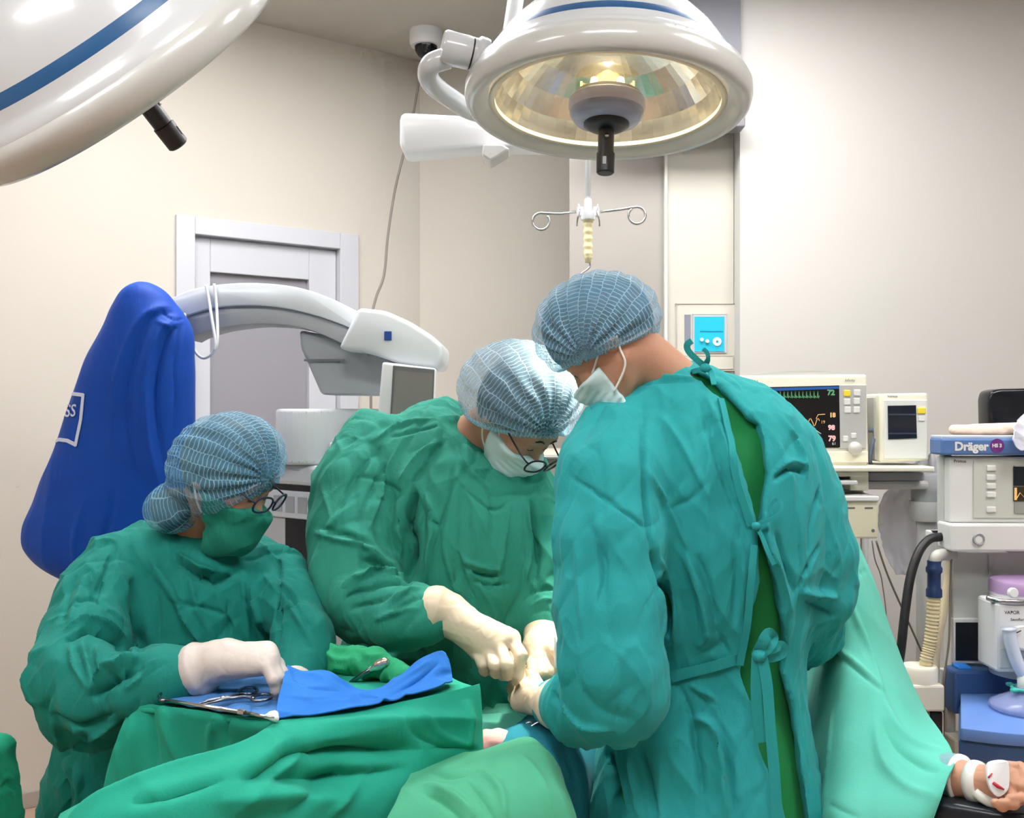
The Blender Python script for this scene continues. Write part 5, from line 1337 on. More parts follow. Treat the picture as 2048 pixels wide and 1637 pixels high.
f2 = [(5, 6, [(900, 862), (919, 915), (952, 955), (985, 981)]), (-6, 6, [(880, 850), (830, 862), (780, 875)]), (7, 7, [(870, 838), (800, 852), (740, 885)]), (-6, 6, [(890, 880), (850, 930), (815, 985)]), (7, 7, [(880, 880), (835, 915), (800, 960)]), (-5, 5, [(706, 952), (754, 959), (805, 988)]),
      (-30, 13, [(830, 985), (820, 1043), (826, 1098), (818, 1165)]), (12, 10, [(849, 985), (864, 1043), (858, 1116), (850, 1170)]), (12, 10, [(800, 1000), (796, 1060), (800, 1120)]), (-7, 6, [(911, 926), (893, 1006), (878, 1054), (850, 1010)]), (9, 7, [(630, 1066), (680, 1082), (736, 1098), (776, 1127)]), (-8, 7, [(640, 1058), (690, 1068), (750, 1090)]),
      (-14, 8, [(725, 1116), (765, 1131), (812, 1153)]), (11, 8, [(684, 1171), (747, 1142), (812, 1150)]), (-11, 8, [(692, 1197), (765, 1168), (835, 1164)]), (9, 7, [(776, 1204), (820, 1179), (878, 1179)]), (-8, 6, [(790, 1225), (830, 1200), (880, 1192)]), (8, 6, [(750, 1240), (800, 1222), (850, 1215)]), (-7, 6, [(700, 1220), (750, 1205), (790, 1190)]), (7, 6, [(830, 1260), (850, 1230), (872, 1200)]), (-6, 5, [(812, 1262), (832, 1232), (852, 1205)]),
      (7, 7, [(684, 1014), (655, 1062), (640, 1100)]), (8, 8, [(805, 878), (770, 950), (754, 1006), (736, 1061)]), (-7, 7, [(761, 893), (710, 960), (673, 1036)]), (-6, 6, [(785, 905), (745, 980), (715, 1050)]), (-5, 5, [(977, 988), (981, 1040), (981, 1090)]), (8, 7, [(1021, 1006), (1003, 1098), (996, 1160)]), (-4, 5, [(919, 970), (985, 1021), (1021, 1003)]), (-11, 8, [(1062, 1000), (1073, 1080), (1073, 1168)]), (8, 8, [(1050, 1010), (1056, 1090), (1050, 1170)]),
      (-8, 6, [(930, 1135), (966, 1150), (1003, 1153)]), (7, 6, [(925, 1122), (965, 1136), (1005, 1140)]), (-6, 5, [(945, 1160), (980, 1172), (1020, 1168)]), (7, 8, [(895, 1010), (890, 1090), (905, 1160), (930, 1220)]), (-6, 7, [(910, 1080), (925, 1150), (955, 1210)]), (6, 7, [(960, 1170), (985, 1220), (1000, 1290)]), (-6, 7, [(1040, 1190), (1010, 1250), (1000, 1310)]), (5, 6, [(945, 1020), (950, 1070), (945, 1120)]),
      (-8, 6, [(1062, 1190), (1085, 1178), (1110, 1180)]), (8, 6, [(1062, 1215), (1085, 1200), (1110, 1200)]), (-8, 6, [(1062, 1235), (1085, 1222), (1110, 1225)]), (7, 6, [(1060, 1255), (1085, 1245), (1110, 1248)]), (8, 7, [(690, 1300), (760, 1306), (840, 1310)]), (-8, 6, [(690, 1316), (760, 1322), (840, 1325)]), (6, 8, [(930, 1360), (960, 1420), (990, 1480)])]
gown2, V2, Q2 = gown_mesh('gown', g2, (-.58, 2.06, .22), (.20, 2.78, 1.53), f2, M_g2, s2, 31, (armR2[0][-1], armL2[0][-1]), fold_gain=2.0, vert=.006, cross=.007)
t2 = BVHTree.FromPolygons(V2.tolist(), Q2.tolist())
legs(s2, -.16, 2.5, .6, .1, 0.3)
surf_band('waist_tie', t2, [(662, 1284), (720, 1296), (790, 1306), (850, 1310)], .022, M_g2, s2, .005)
B().prism(PL([(905, 1270, 2.262), (946, 1276, 2.262), (946, 1338, 2.262), (908, 1340, 2.262)]), (0, .004, 0), .001).done('tie_card', M_g2, s2)
R2 = frame((.50, -.36, -.78))
cap2 = cap_mat('cap_gauze_middle', 24, 115, srgb(146, 194, 220), srgb(232, 243, 248))
head_parts(s2, P(1048, 822, 2.36), R2, P(905, 905, 2.46), 1.0, M_skin, (.16, -.22, .96), P(1035, 866, 2.32), P(1040, 792, 2.37), (.148, .135, .128),
           np.array(Matrix.Rotation(math.radians(-22), 3, 'Y'), F).T, P(1112, 884, 2.25), cap2, M_mask, glasses=(M_frame, .138, -.034, .012))
glove('glove', [(PL([(1027, 1283, 2.12), (1042, 1312, 2.09), (1036, 1350, 2.10), (1030, 1362, 2.12)]), [.0140, .0135, .0120, .0105]), (PL([(1001, 1297, 2.11), (1014, 1330, 2.08), (1014, 1350, 2.10), (1004, 1352, 2.14)]), [.0135, .0135, .0120, .011]),
               (PL([(977, 1305, 2.12), (990, 1330, 2.09), (992, 1346, 2.11), (986, 1344, 2.15)]), [.0135, .0130, .0118, .011]), (PL([(955, 1308, 2.14), (966, 1328, 2.11), (969, 1342, 2.13), (966, 1338, 2.16)]), [.0125, .0120, .0110, .010]),
               (PL([(990, 1270, 2.20), (1020, 1310, 2.20), (1030, 1340, 2.17)]), [.018, .015, .012])],
      [(PL([(920, 1244, 2.16), (1022, 1278, 2.125)]), [.034, .021]), (PL([(920, 1246, 2.16), (998, 1292, 2.12)]), [.034, .021]), (PL([(922, 1250, 2.16), (974, 1302, 2.13)]), [.034, .020]), (PL([(922, 1250, 2.17), (954, 1304, 2.15)]), [.032, .018])],
      [(PL([(922, 1245, 2.16), (895, 1228, 2.17), (874, 1222, 2.17)]), [.037, .044, .053])], M_glove, s2)
glove('glove', [(PL([(1100, 1320, 2.19), (1120, 1334, 2.17), (1116, 1348, 2.17)]), [.0130, .0120, .011]), (PL([(1092, 1328, 2.18), (1106, 1344, 2.16), (1098, 1354, 2.17)]), [.0130, .0120, .011]), (PL([(1078, 1330, 2.18), (1084, 1346, 2.16), (1078, 1354, 2.18)]), [.0130, .0120, .011]),
               (PL([(1064, 1326, 2.19), (1066, 1342, 2.17), (1064, 1350, 2.19)]), [.012, .011, .010]), (PL([(1098, 1296, 2.20), (1116, 1304, 2.17), (1122, 1324, 2.15)]), [.014, .013, .011])],
      [(PL([(1078, 1294, 2.24), (1100, 1314, 2.20)]), [.030, .022]), (PL([(1076, 1296, 2.24), (1078, 1322, 2.20)]), [.031, .023])],
      [(PL([(1080, 1292, 2.25), (1090, 1270, 2.31)]), [.036, .050])], M_glove, s2)

# ------------------------------------------------------------------ scrub nurse (left)
s3 = thing('person', 'scrub nurse in dark green gown and blue cap reaching into the instrument tray', 'person', (P(350, 0, 2.32).x, 2.32, 0))
T3 = rows_from_photo([(1036, 300, 430, 2.34, .06), (1060, 258, 500, 2.33, .095), (1095, 212, 556, 2.32, .12), (1150, 190, 582, 2.31, .14), (1250, 180, 596, 2.30, .15), (1350, 168, 605, 2.30, .15), (1480, 118, 600, 2.30, .155), (1640, 86, 600, 2.30, .17), (1850, 70, 620, 2.30, .19)])
armR3 = (PL([(232, 1128, 2.26), (198, 1200, 2.19), (172, 1285, 2.10), (150, 1345, 2.02), (210, 1390, 1.95), (285, 1372, 1.93), (340, 1358, 1.92), (388, 1345, 1.92)]), [.072, .080, .082, .080, .074, .064, .055, .044])
puff3 = (PL([(150, 1360, 2.03), (175, 1420, 2.03), (215, 1440, 2.03)]), [.08, .075, .06])
armL3 = (PL([(552, 1150, 2.28), (580, 1215, 2.21), (606, 1280, 2.13), (600, 1330, 2.08), (588, 1360, 2.03)]), [.066, .060, .056, .05, .042])
def g3(p):
    d = smin(sd_loft(p, T3, .02), sd_chain(p, *armR3, .03), .03); d = smin(d, sd_chain(p, *puff3, .03), .03); d = smin(d, sd_chain(p, *armL3, .03), .03)
    return d
f3 = [(-5, 5, [(226, 1106), (205, 1160), (190, 1203)]), (5, 5, [(216, 1106), (195, 1160), (180, 1200)]), (-5, 5, [(115, 1228), (164, 1202), (194, 1205), (262, 1257)]), (-20, 10, [(128, 1282), (160, 1266), (190, 1264), (232, 1284), (262, 1312)]), (12, 9, [(130, 1262), (170, 1244), (210, 1250), (250, 1278)]),
      (-16, 10, [(266, 1160), (272, 1241), (284, 1305)]), (9, 9, [(295, 1113), (344, 1185), (387, 1264), (410, 1297)]), (-7, 8, [(456, 1200), (459, 1240), (459, 1285)]), (-6, 7, [(315, 1192), (318, 1240), (318, 1290)]), (8, 8, [(502, 1172), (518, 1230), (531, 1290)]), (-14, 10, [(344, 1122), (394, 1152), (436, 1164), (474, 1142)]), (9, 8, [(350, 1104), (398, 1134), (440, 1144)]),
      (-10, 8, [(554, 1107), (558, 1198), (554, 1310)]), (8, 7, [(528, 1152), (590, 1225), (628, 1300)]), (-7, 6, [(574, 1182), (600, 1226), (623, 1264)]), (7, 6, [(560, 1160), (585, 1190), (610, 1240)]), (7, 7, [(177, 1380), (150, 1330), (139, 1292)]), (7, 7, [(186, 1380), (175, 1330), (165, 1287)]), (7, 7, [(203, 1362), (196, 1320), (194, 1290)]), (-6, 6, [(180, 1378), (163, 1330), (152, 1290)]), (-6, 6, [(196, 1366), (186, 1325), (180, 1290)]),
      (16, 11, [(177, 1384), (230, 1338), (282, 1310)]), (-14, 9, [(184, 1398), (236, 1358), (292, 1332)]), (7, 6, [(262, 1349), (300, 1328), (330, 1315)]), (-7, 6, [(280, 1360), (310, 1338), (345, 1320)]), (7, 6, [(328, 1362), (355, 1335), (385, 1312)]), (-6, 5, [(345, 1370), (366, 1345), (390, 1325)]), (7, 7, [(250, 1380), (290, 1350), (300, 1335)]), (-9, 8, [(108, 1428), (164, 1454), (232, 1425)]), (7, 8, [(105, 1400), (112, 1450), (122, 1500)]), (8, 8, [(130, 1440), (180, 1472), (240, 1440)]), (-8, 8, [(125, 1515), (165, 1490), (205, 1480)]),
      (-5, 6, [(150, 1150), (135, 1200), (125, 1245)]), (6, 7, [(170, 1150), (150, 1210), (138, 1250)]), (-9, 9, [(120, 1540), (135, 1590), (130, 1637)]), (8, 9, [(150, 1530), (160, 1590), (150, 1637)]), (6, 7, [(380, 1150), (395, 1220), (430, 1290)]), (-5, 6, [(340, 1205), (400, 1215), (455, 1232)]), (5, 6, [(480, 1150), (490, 1210), (498, 1280)])]
gown3, V3, Q3 = gown_mesh('gown', g3, (-1.08, 1.78, .25), (-.34, 2.56, 1.26), f3, M_g3, s3, 51, (armR3[0][-1], armL3[0][-1]), fold_gain=1.9, vert=.006, cross=.007)
legs(s3, -.72, 2.32, .55, .1, -.3)
R3 = frame((.80, -.25, -.53))
cap3 = cap_mat('cap_gauze_left', 28, 120, srgb(108, 174, 206), srgb(206, 230, 242))
M_gm = cloth_mat('mask_green_cloth', srgb(36, 138, 116), srgb(24, 118, 100), scale=18)
head_parts(s3, P(466, 936, 2.2), R3, P(385, 1085, 2.31), .95, M_skin2, (-.46, -.06, .89), P(486, 1006, 2.2), P(452, 930, 2.2), (.128, .118, .112),
           np.array(Matrix.Rotation(math.radians(20), 3, 'Y'), F).T, P(548, 962, 2.13), cap3, M_gm, glasses=(M_navyf, .130, -.014, .004), bun=(P(345, 1018, 2.22), (.062, .06, .058)), mask_low=-.20, mask_back=.014)
glove('glove', [(PL([(532, 1302, 1.91), (556, 1330, 1.90), (570, 1366, 1.90), (572, 1384, 1.905)]), [.0130, .0120, .0108, .009]), (PL([(542, 1310, 1.89), (562, 1346, 1.88), (568, 1376, 1.885), (566, 1392, 1.89)]), [.0130, .0120, .0105, .009]),
               (PL([(540, 1322, 1.87), (556, 1356, 1.86), (562, 1384, 1.865), (560, 1396, 1.87)]), [.0130, .0118, .0102, .009]), (PL([(532, 1334, 1.855), (546, 1360, 1.845), (552, 1382, 1.85), (552, 1394, 1.855)]), [.0115, .0105, .0095, .0085]),
               (PL([(490, 1312, 1.94), (530, 1330, 1.96), (552, 1360, 1.95)]), [.016, .013, .011])],
      [(PL([(432, 1322, 1.91), (534, 1304, 1.90)]), [.032, .020]), (PL([(432, 1324, 1.91), (538, 1318, 1.88)]), [.032, .020]), (PL([(432, 1330, 1.90), (532, 1332, 1.865)]), [.030, .018])],
      [(PL([(432, 1324, 1.91), (456, 1306, 1.91)]), [.034, .026]), (PL([(430, 1326, 1.91), (402, 1338, 1.915)]), [.037, .052])], M_glove2, s3)
glove('glove', [(PL([(590, 1385, 1.98), (592, 1392, 1.96)]), [.012, .010]), (PL([(580, 1385, 1.98), (578, 1392, 1.96)]), [.012, .010]), (PL([(604, 1385, 1.98), (606, 1392, 1.96)]), [.012, .010]), (PL([(614, 1382, 1.98), (618, 1390, 1.97)]), [.011, .009]), (PL([(572, 1372, 1.99), (566, 1382, 1.97)]), [.013, .011])],
      [(PL([(590, 1366, 2.01), (586, 1384, 1.985)]), [.028, .02]), (PL([(592, 1366, 2.01), (606, 1384, 1.985)]), [.028, .02])], [(PL([(588, 1362, 2.02), (592, 1346, 2.05)]), [.034, .046])], M_glove2, s3, h=.004)
# ================================================================== instrument table and drapes
M_dr = cloth_mat('drape_green', srgb(40, 168, 142), srgb(28, 148, 124), scale=8, wr=.25)
M_dr2 = cloth_mat('drape_leaf_green', srgb(84, 172, 136), srgb(66, 154, 120), scale=8, wr=.25)
M_dr3 = cloth_mat('drape_aqua', srgb(106, 202, 182), srgb(90, 188, 168), scale=6, wr=.15)
M_dr4 = cloth_mat('drape_teal_blue', srgb(34, 132, 150), srgb(22, 112, 132), scale=8, wr=.2)
M_bs = cloth_mat('wrap_blue', srgb(48, 128, 214), srgb(36, 108, 200), scale=12, wr=.2, rough=.75)
M_bs2 = cloth_mat('wrap_pale_blue', srgb(80, 136, 200), srgb(66, 120, 188), scale=12, wr=.2, rough=.75)
ZT = .915
def on_tray(x, y, z=ZT):
    d = (CAM_Z - z) * 2048 / (y - 818.5); p = P(x, y, d); return p
mt = thing('instrument_stand', 'steel instrument stand hidden under the green draped tray', 'stand', (-.36, 1.97, 0))
tc = [on_tray(300, 1402), on_tray(560, 1432), on_tray(925, 1372), on_tray(800, 1340), on_tray(440, 1338)]
B().prism([p + Vector((0, 0, -.028)) for p in tc], (0, 0, .010), .003).done('tray', M_steel, mt)
B().tube([Vector((-.36, 1.92, .05)), Vector((-.36, 1.92, ZT - .02))], .022, 16).done('post', M_steel, mt, True)
B().box((-.30, 1.88, .03), (.4, .3, .05), None, .012).done('base', M_steel, mt)

dp = thing('tray_drape', 'bright green cloth drape covering the instrument tray in the foreground', 'drape', (-.36, 1.9, .3))
outl = [on_tray(272, 1406), on_tray(400, 1421), on_tray(560, 1441), on_tray(720, 1418), on_tray(860, 1392), on_tray(955, 1369), on_tray(905, 1345), on_tray(800, 1332), on_tray(600, 1328), on_tray(420, 1330), on_tray(330, 1360)]
pol2 = [(p.x, p.y) for p in outl]
def topf(p): return smax(sd_poly2(p[:, 0], p[:, 1], pol2), np.abs(p[:, 2] - ZT + .013) - .008, .012)
V, Q = sculpt(topf, (-.75, 1.7, .88), (.0, 2.25, .94), .006)
V = V + normals(V, Q) * (.004 * (ridged(V, (14, 14, 14), 71, 2) - .4))[:, None]
link('top_cloth', mesh_np('top', V, Q), M_dr, dp, True)
left = [[(268, 1406, 1.87), (330, 1413, 1.85), (410, 1423, 1.82), (490, 1433, 1.79), (575, 1441, 1.76), (640, 1432, 1.79)],
        [(258, 1430, 1.872), (330, 1440, 1.845), (412, 1448, 1.815), (492, 1458, 1.785), (580, 1464, 1.755), (640, 1460, 1.79)],
        [(236, 1480, 1.86), (330, 1490, 1.845), (420, 1495, 1.82), (500, 1505, 1.80), (590, 1505, 1.77), (650, 1505, 1.80)],
        [(208, 1580, 1.87), (330, 1590, 1.85), (425, 1590, 1.83), (510, 1600, 1.82), (600, 1600, 1.80), (660, 1600, 1.82)],
        [(190, 1760, 1.87), (330, 1760, 1.85), (430, 1760, 1.84), (520, 1760, 1.83), (610, 1760, 1.82), (670, 1760, 1.84)],
        [(180, 1990, 1.87), (330, 1990, 1.85), (430, 1990, 1.84), (520, 1990, 1.83), (610, 1990, 1.82), (670, 1990, 1.84)]]
sheet('side_panel', [PL(r) for r in left], M_dr, dp, 90, 110, .004, wr=.004, wr_scale=(12, 12, 2), seed=61,
      folds=[(14, 14, [(322, 1416), (340, 1470), (372, 1545)]), (-14, 12, [(300, 1416), (306, 1470), (318, 1550)]), (10, 12, [(268, 1420), (262, 1480), (270, 1550)]), (10, 10, [(440, 1430), (424, 1460), (420, 1510)]), (-9, 9, [(460, 1432), (452, 1460), (456, 1500)]), (8, 10, [(235, 1480), (240, 1530), (250, 1570)])])
swag = [[(122, 1630, 1.61), (200, 1590, 1.61), (330, 1542, 1.63), (470, 1502, 1.67), (560, 1447, 1.755), (700, 1426, 1.81), (850, 1396, 1.90), (957, 1369, 1.985)],
        [(112, 1655, 1.58), (200, 1614, 1.565), (340, 1570, 1.58), (490, 1532, 1.62), (606, 1482, 1.71), (722, 1465, 1.77), (860, 1440, 1.875), (962, 1418, 1.97)],
        [(96, 1700, 1.56), (190, 1664, 1.535), (350, 1624, 1.55), (520, 1592, 1.61), (640, 1542, 1.71), (762, 1520, 1.78), (872, 1490, 1.865), (964, 1468, 1.96)],
        [(78, 1770, 1.55), (180, 1744, 1.525), (360, 1724, 1.545), (545, 1694, 1.62), (690, 1622, 1.73), (800, 1572, 1.80), (884, 1532, 1.87), (964, 1508, 1.95)],
        [(60, 1900, 1.55), (180, 1900, 1.53), (380, 1900, 1.56), (580, 1850, 1.64), (730, 1740, 1.74), (836, 1640, 1.81), (900, 1570, 1.88), (962, 1524, 1.95)]]
sheet('front_swag', [PL(r) for r in swag], M_dr, dp, 170, 100, .004, wr=.005, wr_scale=(9, 9, 5), seed=64,
      folds=[(16, 16, [(560, 1452), (470, 1506), (330, 1550), (200, 1600), (140, 1637)]), (-50, 28, [(560, 1500), (650, 1500), (760, 1500), (850, 1500)]), (-40, 26, [(480, 1560), (600, 1556), (720, 1560), (820, 1540)]), (26, 24, [(430, 1606), (560, 1590), (700, 1600)]), (14, 18, [(640, 1450), (760, 1446), (880, 1440), (950, 1440)]),
             (8, 8, [(820, 1420), (880, 1470), (940, 1495)]), (-8, 7, [(790, 1430), (850, 1480), (900, 1500)]), (-7, 6, [(860, 1500), (910, 1496), (955, 1500)]), (10, 12, [(930, 1400), (940, 1450), (938, 1500)]), (-16, 12, [(260, 1606), (330, 1592), (450, 1560)]), (-16, 12, [(600, 1475), (560, 1520), (500, 1560)]), (12, 12, [(640, 1476), (590, 1530), (520, 1580), (460, 1637)]), (-20, 16, [(700, 1540), (640, 1580), (560, 1630)]), (12, 12, [(760, 1545), (700, 1590), (650, 1637)])])
# rolled green towel along the back of the tray
V, Q = sculpt(lambda p: sd_chain(p, [on_tray(575, 1352) + Vector((0, .05, .018)), on_tray(650, 1352) + Vector((0, .05, .020)), on_tray(735, 1360) + Vector((0, .04, .022)), on_tray(812, 1376) + Vector((0, .03, .010))], [.018, .026, .027, .016], .02), (-.6, 1.9, .86), (0, 2.3, 1.0), .004)
V = V + normals(V, Q) * (.012 * (ridged(V, (26, 26, 26), 77, 2) - .35))[:, None]
link('green_towel', mesh_np('towel', V, Q), cloth_mat('towel_green', srgb(52, 172, 120), srgb(38, 150, 104), scale=20), None, True, label='crumpled green towel rolled along the far side of the tray', cat='towel')
# blue sterile wrap: flat on the tray and standing up along the front
bw = thing('sterile_wrap', 'bright blue sterile wrap crumpled upright on the instrument tray', 'wrap', on_tray(600, 1420))
fl = [[on_tray(318, 1402, ZT + .004), on_tray(400, 1414, ZT + .006), on_tray(480, 1428, ZT + .006), on_tray(556, 1438, ZT + .004)],
      [on_tray(350, 1386, ZT + .005), on_tray(420, 1396, ZT + .008), on_tray(500, 1404, ZT + .008), on_tray(580, 1412, ZT + .006)],
      [on_tray(380, 1366, ZT + .005), on_tray(440, 1372, ZT + .008), on_tray(530, 1376, ZT + .008), on_tray(620, 1384, ZT + .006)],
      [on_tray(410, 1344, ZT + .004), on_tray(470, 1344, ZT + .006), on_tray(550, 1344, ZT + .010), on_tray(640, 1350, ZT + .006)]]
sheet('flat_wrap', fl, M_bs2, bw, 50, 40, .003, wr=.005, wr_scale=(18, 18, 18), seed=81)
bk = [[(592, 1330, 2.06), (580, 1322, 2.10), (566, 1326, 2.14)], [(604, 1345, 2.03), (584, 1340, 2.07), (560, 1342, 2.11)], [(612, 1362, 2.0), (588, 1358, 2.03), (556, 1362, 2.07)]]
sheet('back_fold', [PL(r) for r in bk], M_bs2, bw, 24, 20, .003, wr=.004, wr_scale=(20, 20, 20), seed=83)
up = [[(572, 1334, 1.90), (598, 1344, 1.91), (655, 1342, 1.90), (700, 1372, 1.91), (748, 1384, 1.93), (800, 1352, 1.97), (858, 1310, 2.01), (884, 1306, 2.03), (898, 1320, 2.02)],
      [(564, 1368, 1.83), (600, 1372, 1.85), (655, 1372, 1.86), (702, 1392, 1.87), (750, 1398, 1.89), (802, 1374, 1.93), (860, 1340, 1.98), (888, 1334, 2.0), (902, 1338, 2.01)],
      [(555, 1404, 1.79), (602, 1404, 1.80), (658, 1402, 1.82), (706, 1406, 1.84), (756, 1404, 1.87), (806, 1390, 1.91), (862, 1364, 1.96), (890, 1354, 1.99), (904, 1352, 2.0)],
      [(552, 1438, 1.758), (604, 1433, 1.765), (660, 1426, 1.785), (710, 1417, 1.805), (760, 1406, 1.835), (810, 1393, 1.87), (864, 1377, 1.92), (892, 1369, 1.95), (905, 1362, 1.97)]]
sheet('upright_wrap', [PL(r) for r in up], M_bs, bw, 110, 50, .003, wr=.006, wr_scale=(16, 16, 9), seed=85,
      folds=[(7, 7, [(660, 1348), (690, 1372), (730, 1396), (780, 1402)]), (6, 6, [(860, 1322), (820, 1352), (780, 1378)]), (-6, 6, [(880, 1326), (840, 1360), (800, 1384)]), (-5, 6, [(580, 1360), (620, 1376), (680, 1384)]), (5, 6, [(570, 1392), (620, 1400), (660, 1396)])])
# instruments
sc_ = thing('surgical_scissors', 'steel ring-handled scissors lying on the pale blue wrap', 'scissors', on_tray(480, 1405))
M_tool = mat('tool_steel', srgb(120, 124, 134), .25, metal=1.0)
zz = ZT + .02
def tp(x, y, z=zz): return on_tray(x, y, z)
def ringpts(cx, cy, rx, ry, tilt=0, n=22):
    c = tp(cx, cy); out = []
    for k in range(n):
        a = 2 * math.pi * k / n; out.append(c + Vector((rx * math.cos(a) * math.cos(tilt) - ry * math.sin(a) * math.sin(tilt), rx * math.cos(a) * math.sin(tilt) + ry * math.sin(a) * math.cos(tilt), 0)))
    return out
B().tube(ringpts(497, 1382, .016, .022, .3), .0028, 10, True).done('ring_handle', M_tool, sc_, True)
B().tube(ringpts(523, 1396, .017, .022, -.2), .0028, 10, True).done('ring_handle', M_tool, sc_, True)
B().tube([tp(484, 1390), tp(450, 1396), tp(420, 1402), tp(398, 1408)], [.0028, .0034, .0036, .0012], 10).done('blade', M_tool, sc_, True)
B().tube([tp(508, 1398), tp(490, 1394), tp(452, 1399), tp(405, 1410)], [.0028, .003, .0036, .0012], 10).done('blade', M_tool, sc_, True)
B().lathe([(0, .005), (.004, .004), (.004, -.004), (0, -.005)], Matrix.Translation(tp(446, 1398)), 12).done('pivot', M_steel, sc_, True)
fo = thing('needle_forceps', 'long steel forceps lying along the front edge of the tray', 'forceps', on_tray(430, 1420))
zz = ZT + .012
B().tube([tp(326, 1400), tp(400, 1412), tp(478, 1424)], .0032, 10).done('shank', M_steel, fo, True)
B().tube([tp(478, 1424), tp(490, 1426)], .0052, 10).done('joint', M_steel, fo, auto=40)
B().tube([tp(490, 1426), tp(520, 1432), tp(548, 1436)], [.0038, .003, .0012], 10).done('jaw', M_steel, fo, True)
B().tube([tp(322, 1388, ZT + .02), tp(318, 1394, ZT + .018), tp(322, 1402), tp(330, 1402)], .003, 8).done('finger_ring', M_tool, fo, True)
V, Q = sculpt(lambda p: sd_chain(p, [on_tray(530, 1434, ZT + .010), on_tray(546, 1432, ZT + .012), on_tray(552, 1438, ZT + .008)], [.004, .007, .005], .01), (-.5, 1.7, .9), (-.36, 1.86, .96), .0025)
V = V + normals(V, Q) * (.003 * noise3(V * 90, 4))[:, None]
link('gauze_swab', mesh_np('gauze', V, Q), mat('gauze_white', srgb(238, 238, 236), .9, bump=.4, bump_scale=300), None, True, label='white folded gauze swab at the corner of the blue wrap', cat='gauze')
sp_ = thing('spoon_retractor', 'steel spoon shaped retractor sticking up behind the blue wrap', 'retractor', P(716, 1356, 2.02))
B().tube(PL([(700, 1366, 2.03), (725, 1350, 2.02), (748, 1336, 2.01)]), [.0035, .0045, .006], 10).done('handle', M_tool, sp_, True)
V, Q = sculpt(lambda p: sd_chain(p, PL([(742, 1340, 2.01), (757, 1331, 2.008), (769, 1325, 2.005)]), [.0045, .0085, .0095], .01), (-.32, 1.95, .90), (-.2, 2.06, 1.02), .0018)
link('blade', mesh_np('blade', V, Q), mat('blade_steel', srgb(226, 214, 200), .2, metal=.9), sp_, True)

# ------------------------------------------------------------------ operating table, patient, drapes
def hang(p, zc): q = p.copy(); q[:, 2] = np.maximum(q[:, 2], zc); return q
c1 = PL([(1058, 1600, 2.03), (1128, 1590, 2.18), (1300, 1580, 2.44), (1450, 1575, 2.50)]); zc = .70
def pd(p): return smax(sd_chain(hang(p, zc), [Vector((q.x, q.y, zc)) for q in c1], [.115, .105, .12, .13], .04), .34 - p[:, 2], .02)
V, Q = sculpt(pd, (-.15, 1.8, .3), (1.0, 2.75, .92), .008)
V = V + normals(V, Q) * (.010 * (ridged(V, (10, 10, 2.5), 91, 2) - .35))[:, None]
V = crease(V.astype(F), Q, [(10, 12, [(1080, 1480), (1110, 1530), (1124, 1600)]), (-12, 12, [(1130, 1500), (1150, 1560), (1160, 1630)])])
link('patient_drape', mesh_np('pdrape', V, Q), M_dr4, None, True, label='teal blue surgical drape over the patient beside the standing surgeon', cat='drape')
lg = [[(835, 1532, 1.90), (895, 1514, 1.91), (955, 1506, 1.92), (1010, 1490, 1.93), (1056, 1479, 1.93), (1086, 1492, 1.92)],
      [(822, 1552, 1.82), (900, 1537, 1.81), (972, 1524, 1.81), (1032, 1508, 1.82), (1084, 1502, 1.84), (1112, 1532, 1.86)],
      [(795, 1602, 1.73), (890, 1592, 1.71), (982, 1582, 1.71), (1052, 1567, 1.73), (1110, 1562, 1.76), (1136, 1592, 1.80)],
      [(752, 1705, 1.67), (880, 1695, 1.64), (992, 1685, 1.64), (1072, 1675, 1.67), (1138, 1662, 1.70), (1164, 1685, 1.76)],
      [(700, 1950, 1.63), (870, 1950, 1.60), (1000, 1950, 1.60), (1090, 1940, 1.63), (1180, 1930, 1.67), (1220, 1930, 1.73)]]
sheet('leg_drape', [PL(r) for r in lg], M_dr2, None, 110, 110, .004, wr=.006, wr_scale=(10, 10, 4), seed=95, label='leaf green drape over the patient in the foreground below the hands', cat='drape',
      folds=[(10, 10, [(850, 1570), (900, 1590), (960, 1640)]), (-10, 8, [(840, 1585), (890, 1608), (930, 1650)]), (9, 10, [(960, 1540), (1000, 1580), (1010, 1640)]), (-8, 8, [(930, 1560), (970, 1610), (990, 1650)]), (-7, 6, [(1120, 1540), (1136, 1590), (1150, 1640)]), (6, 12, [(1040, 1510), (1080, 1560), (1110, 1640)]), (-9, 9, [(860, 1545), (900, 1556), (960, 1545)])])
aq = [[(945, 1417, 2.32), (985, 1414, 2.32), (1030, 1412, 2.32), (1075, 1414, 2.32)], [(945, 1428, 2.28), (985, 1426, 2.28), (1030, 1424, 2.28), (1075, 1428, 2.28)], [(945, 1450, 2.22), (985, 1446, 2.21), (1030, 1446, 2.21), (1075, 1452, 2.20)], [(945, 1480, 2.17), (985, 1476, 2.16), (1030, 1474, 2.16), (1070, 1480, 2.15)], [(945, 1540, 2.13), (985, 1540, 2.12), (1030, 1540, 2.12), (1070, 1540, 2.12)]]
sheet('field_drape', [PL(r) for r in aq], M_dr3, None, 40, 50, .004, wr=.006, wr_scale=(20, 20, 20), seed=97, label='pale aqua drape folded at the edge of the operating field', cat='drape', folds=[(-10, 7, [(955, 1428), (1000, 1426), (1035, 1424)]), (9, 7, [(955, 1418), (1000, 1416), (1035, 1414)])])
V, Q = sculpt(lambda p: smin(smin(sd_ell(p, P(985, 1482, 2.02), (.035, .03, .022)), sd_ell(p, P(1003, 1474, 2.03), (.020, .02, .014)), .008), sd_ell(p, P(968, 1494, 2.01), (.02, .02, .02)), .006), (-.12, 1.93, .75), (.06, 2.12, .86), .003)
V = V + normals(V, Q) * (.004 * noise3(V * 60, 14))[:, None]
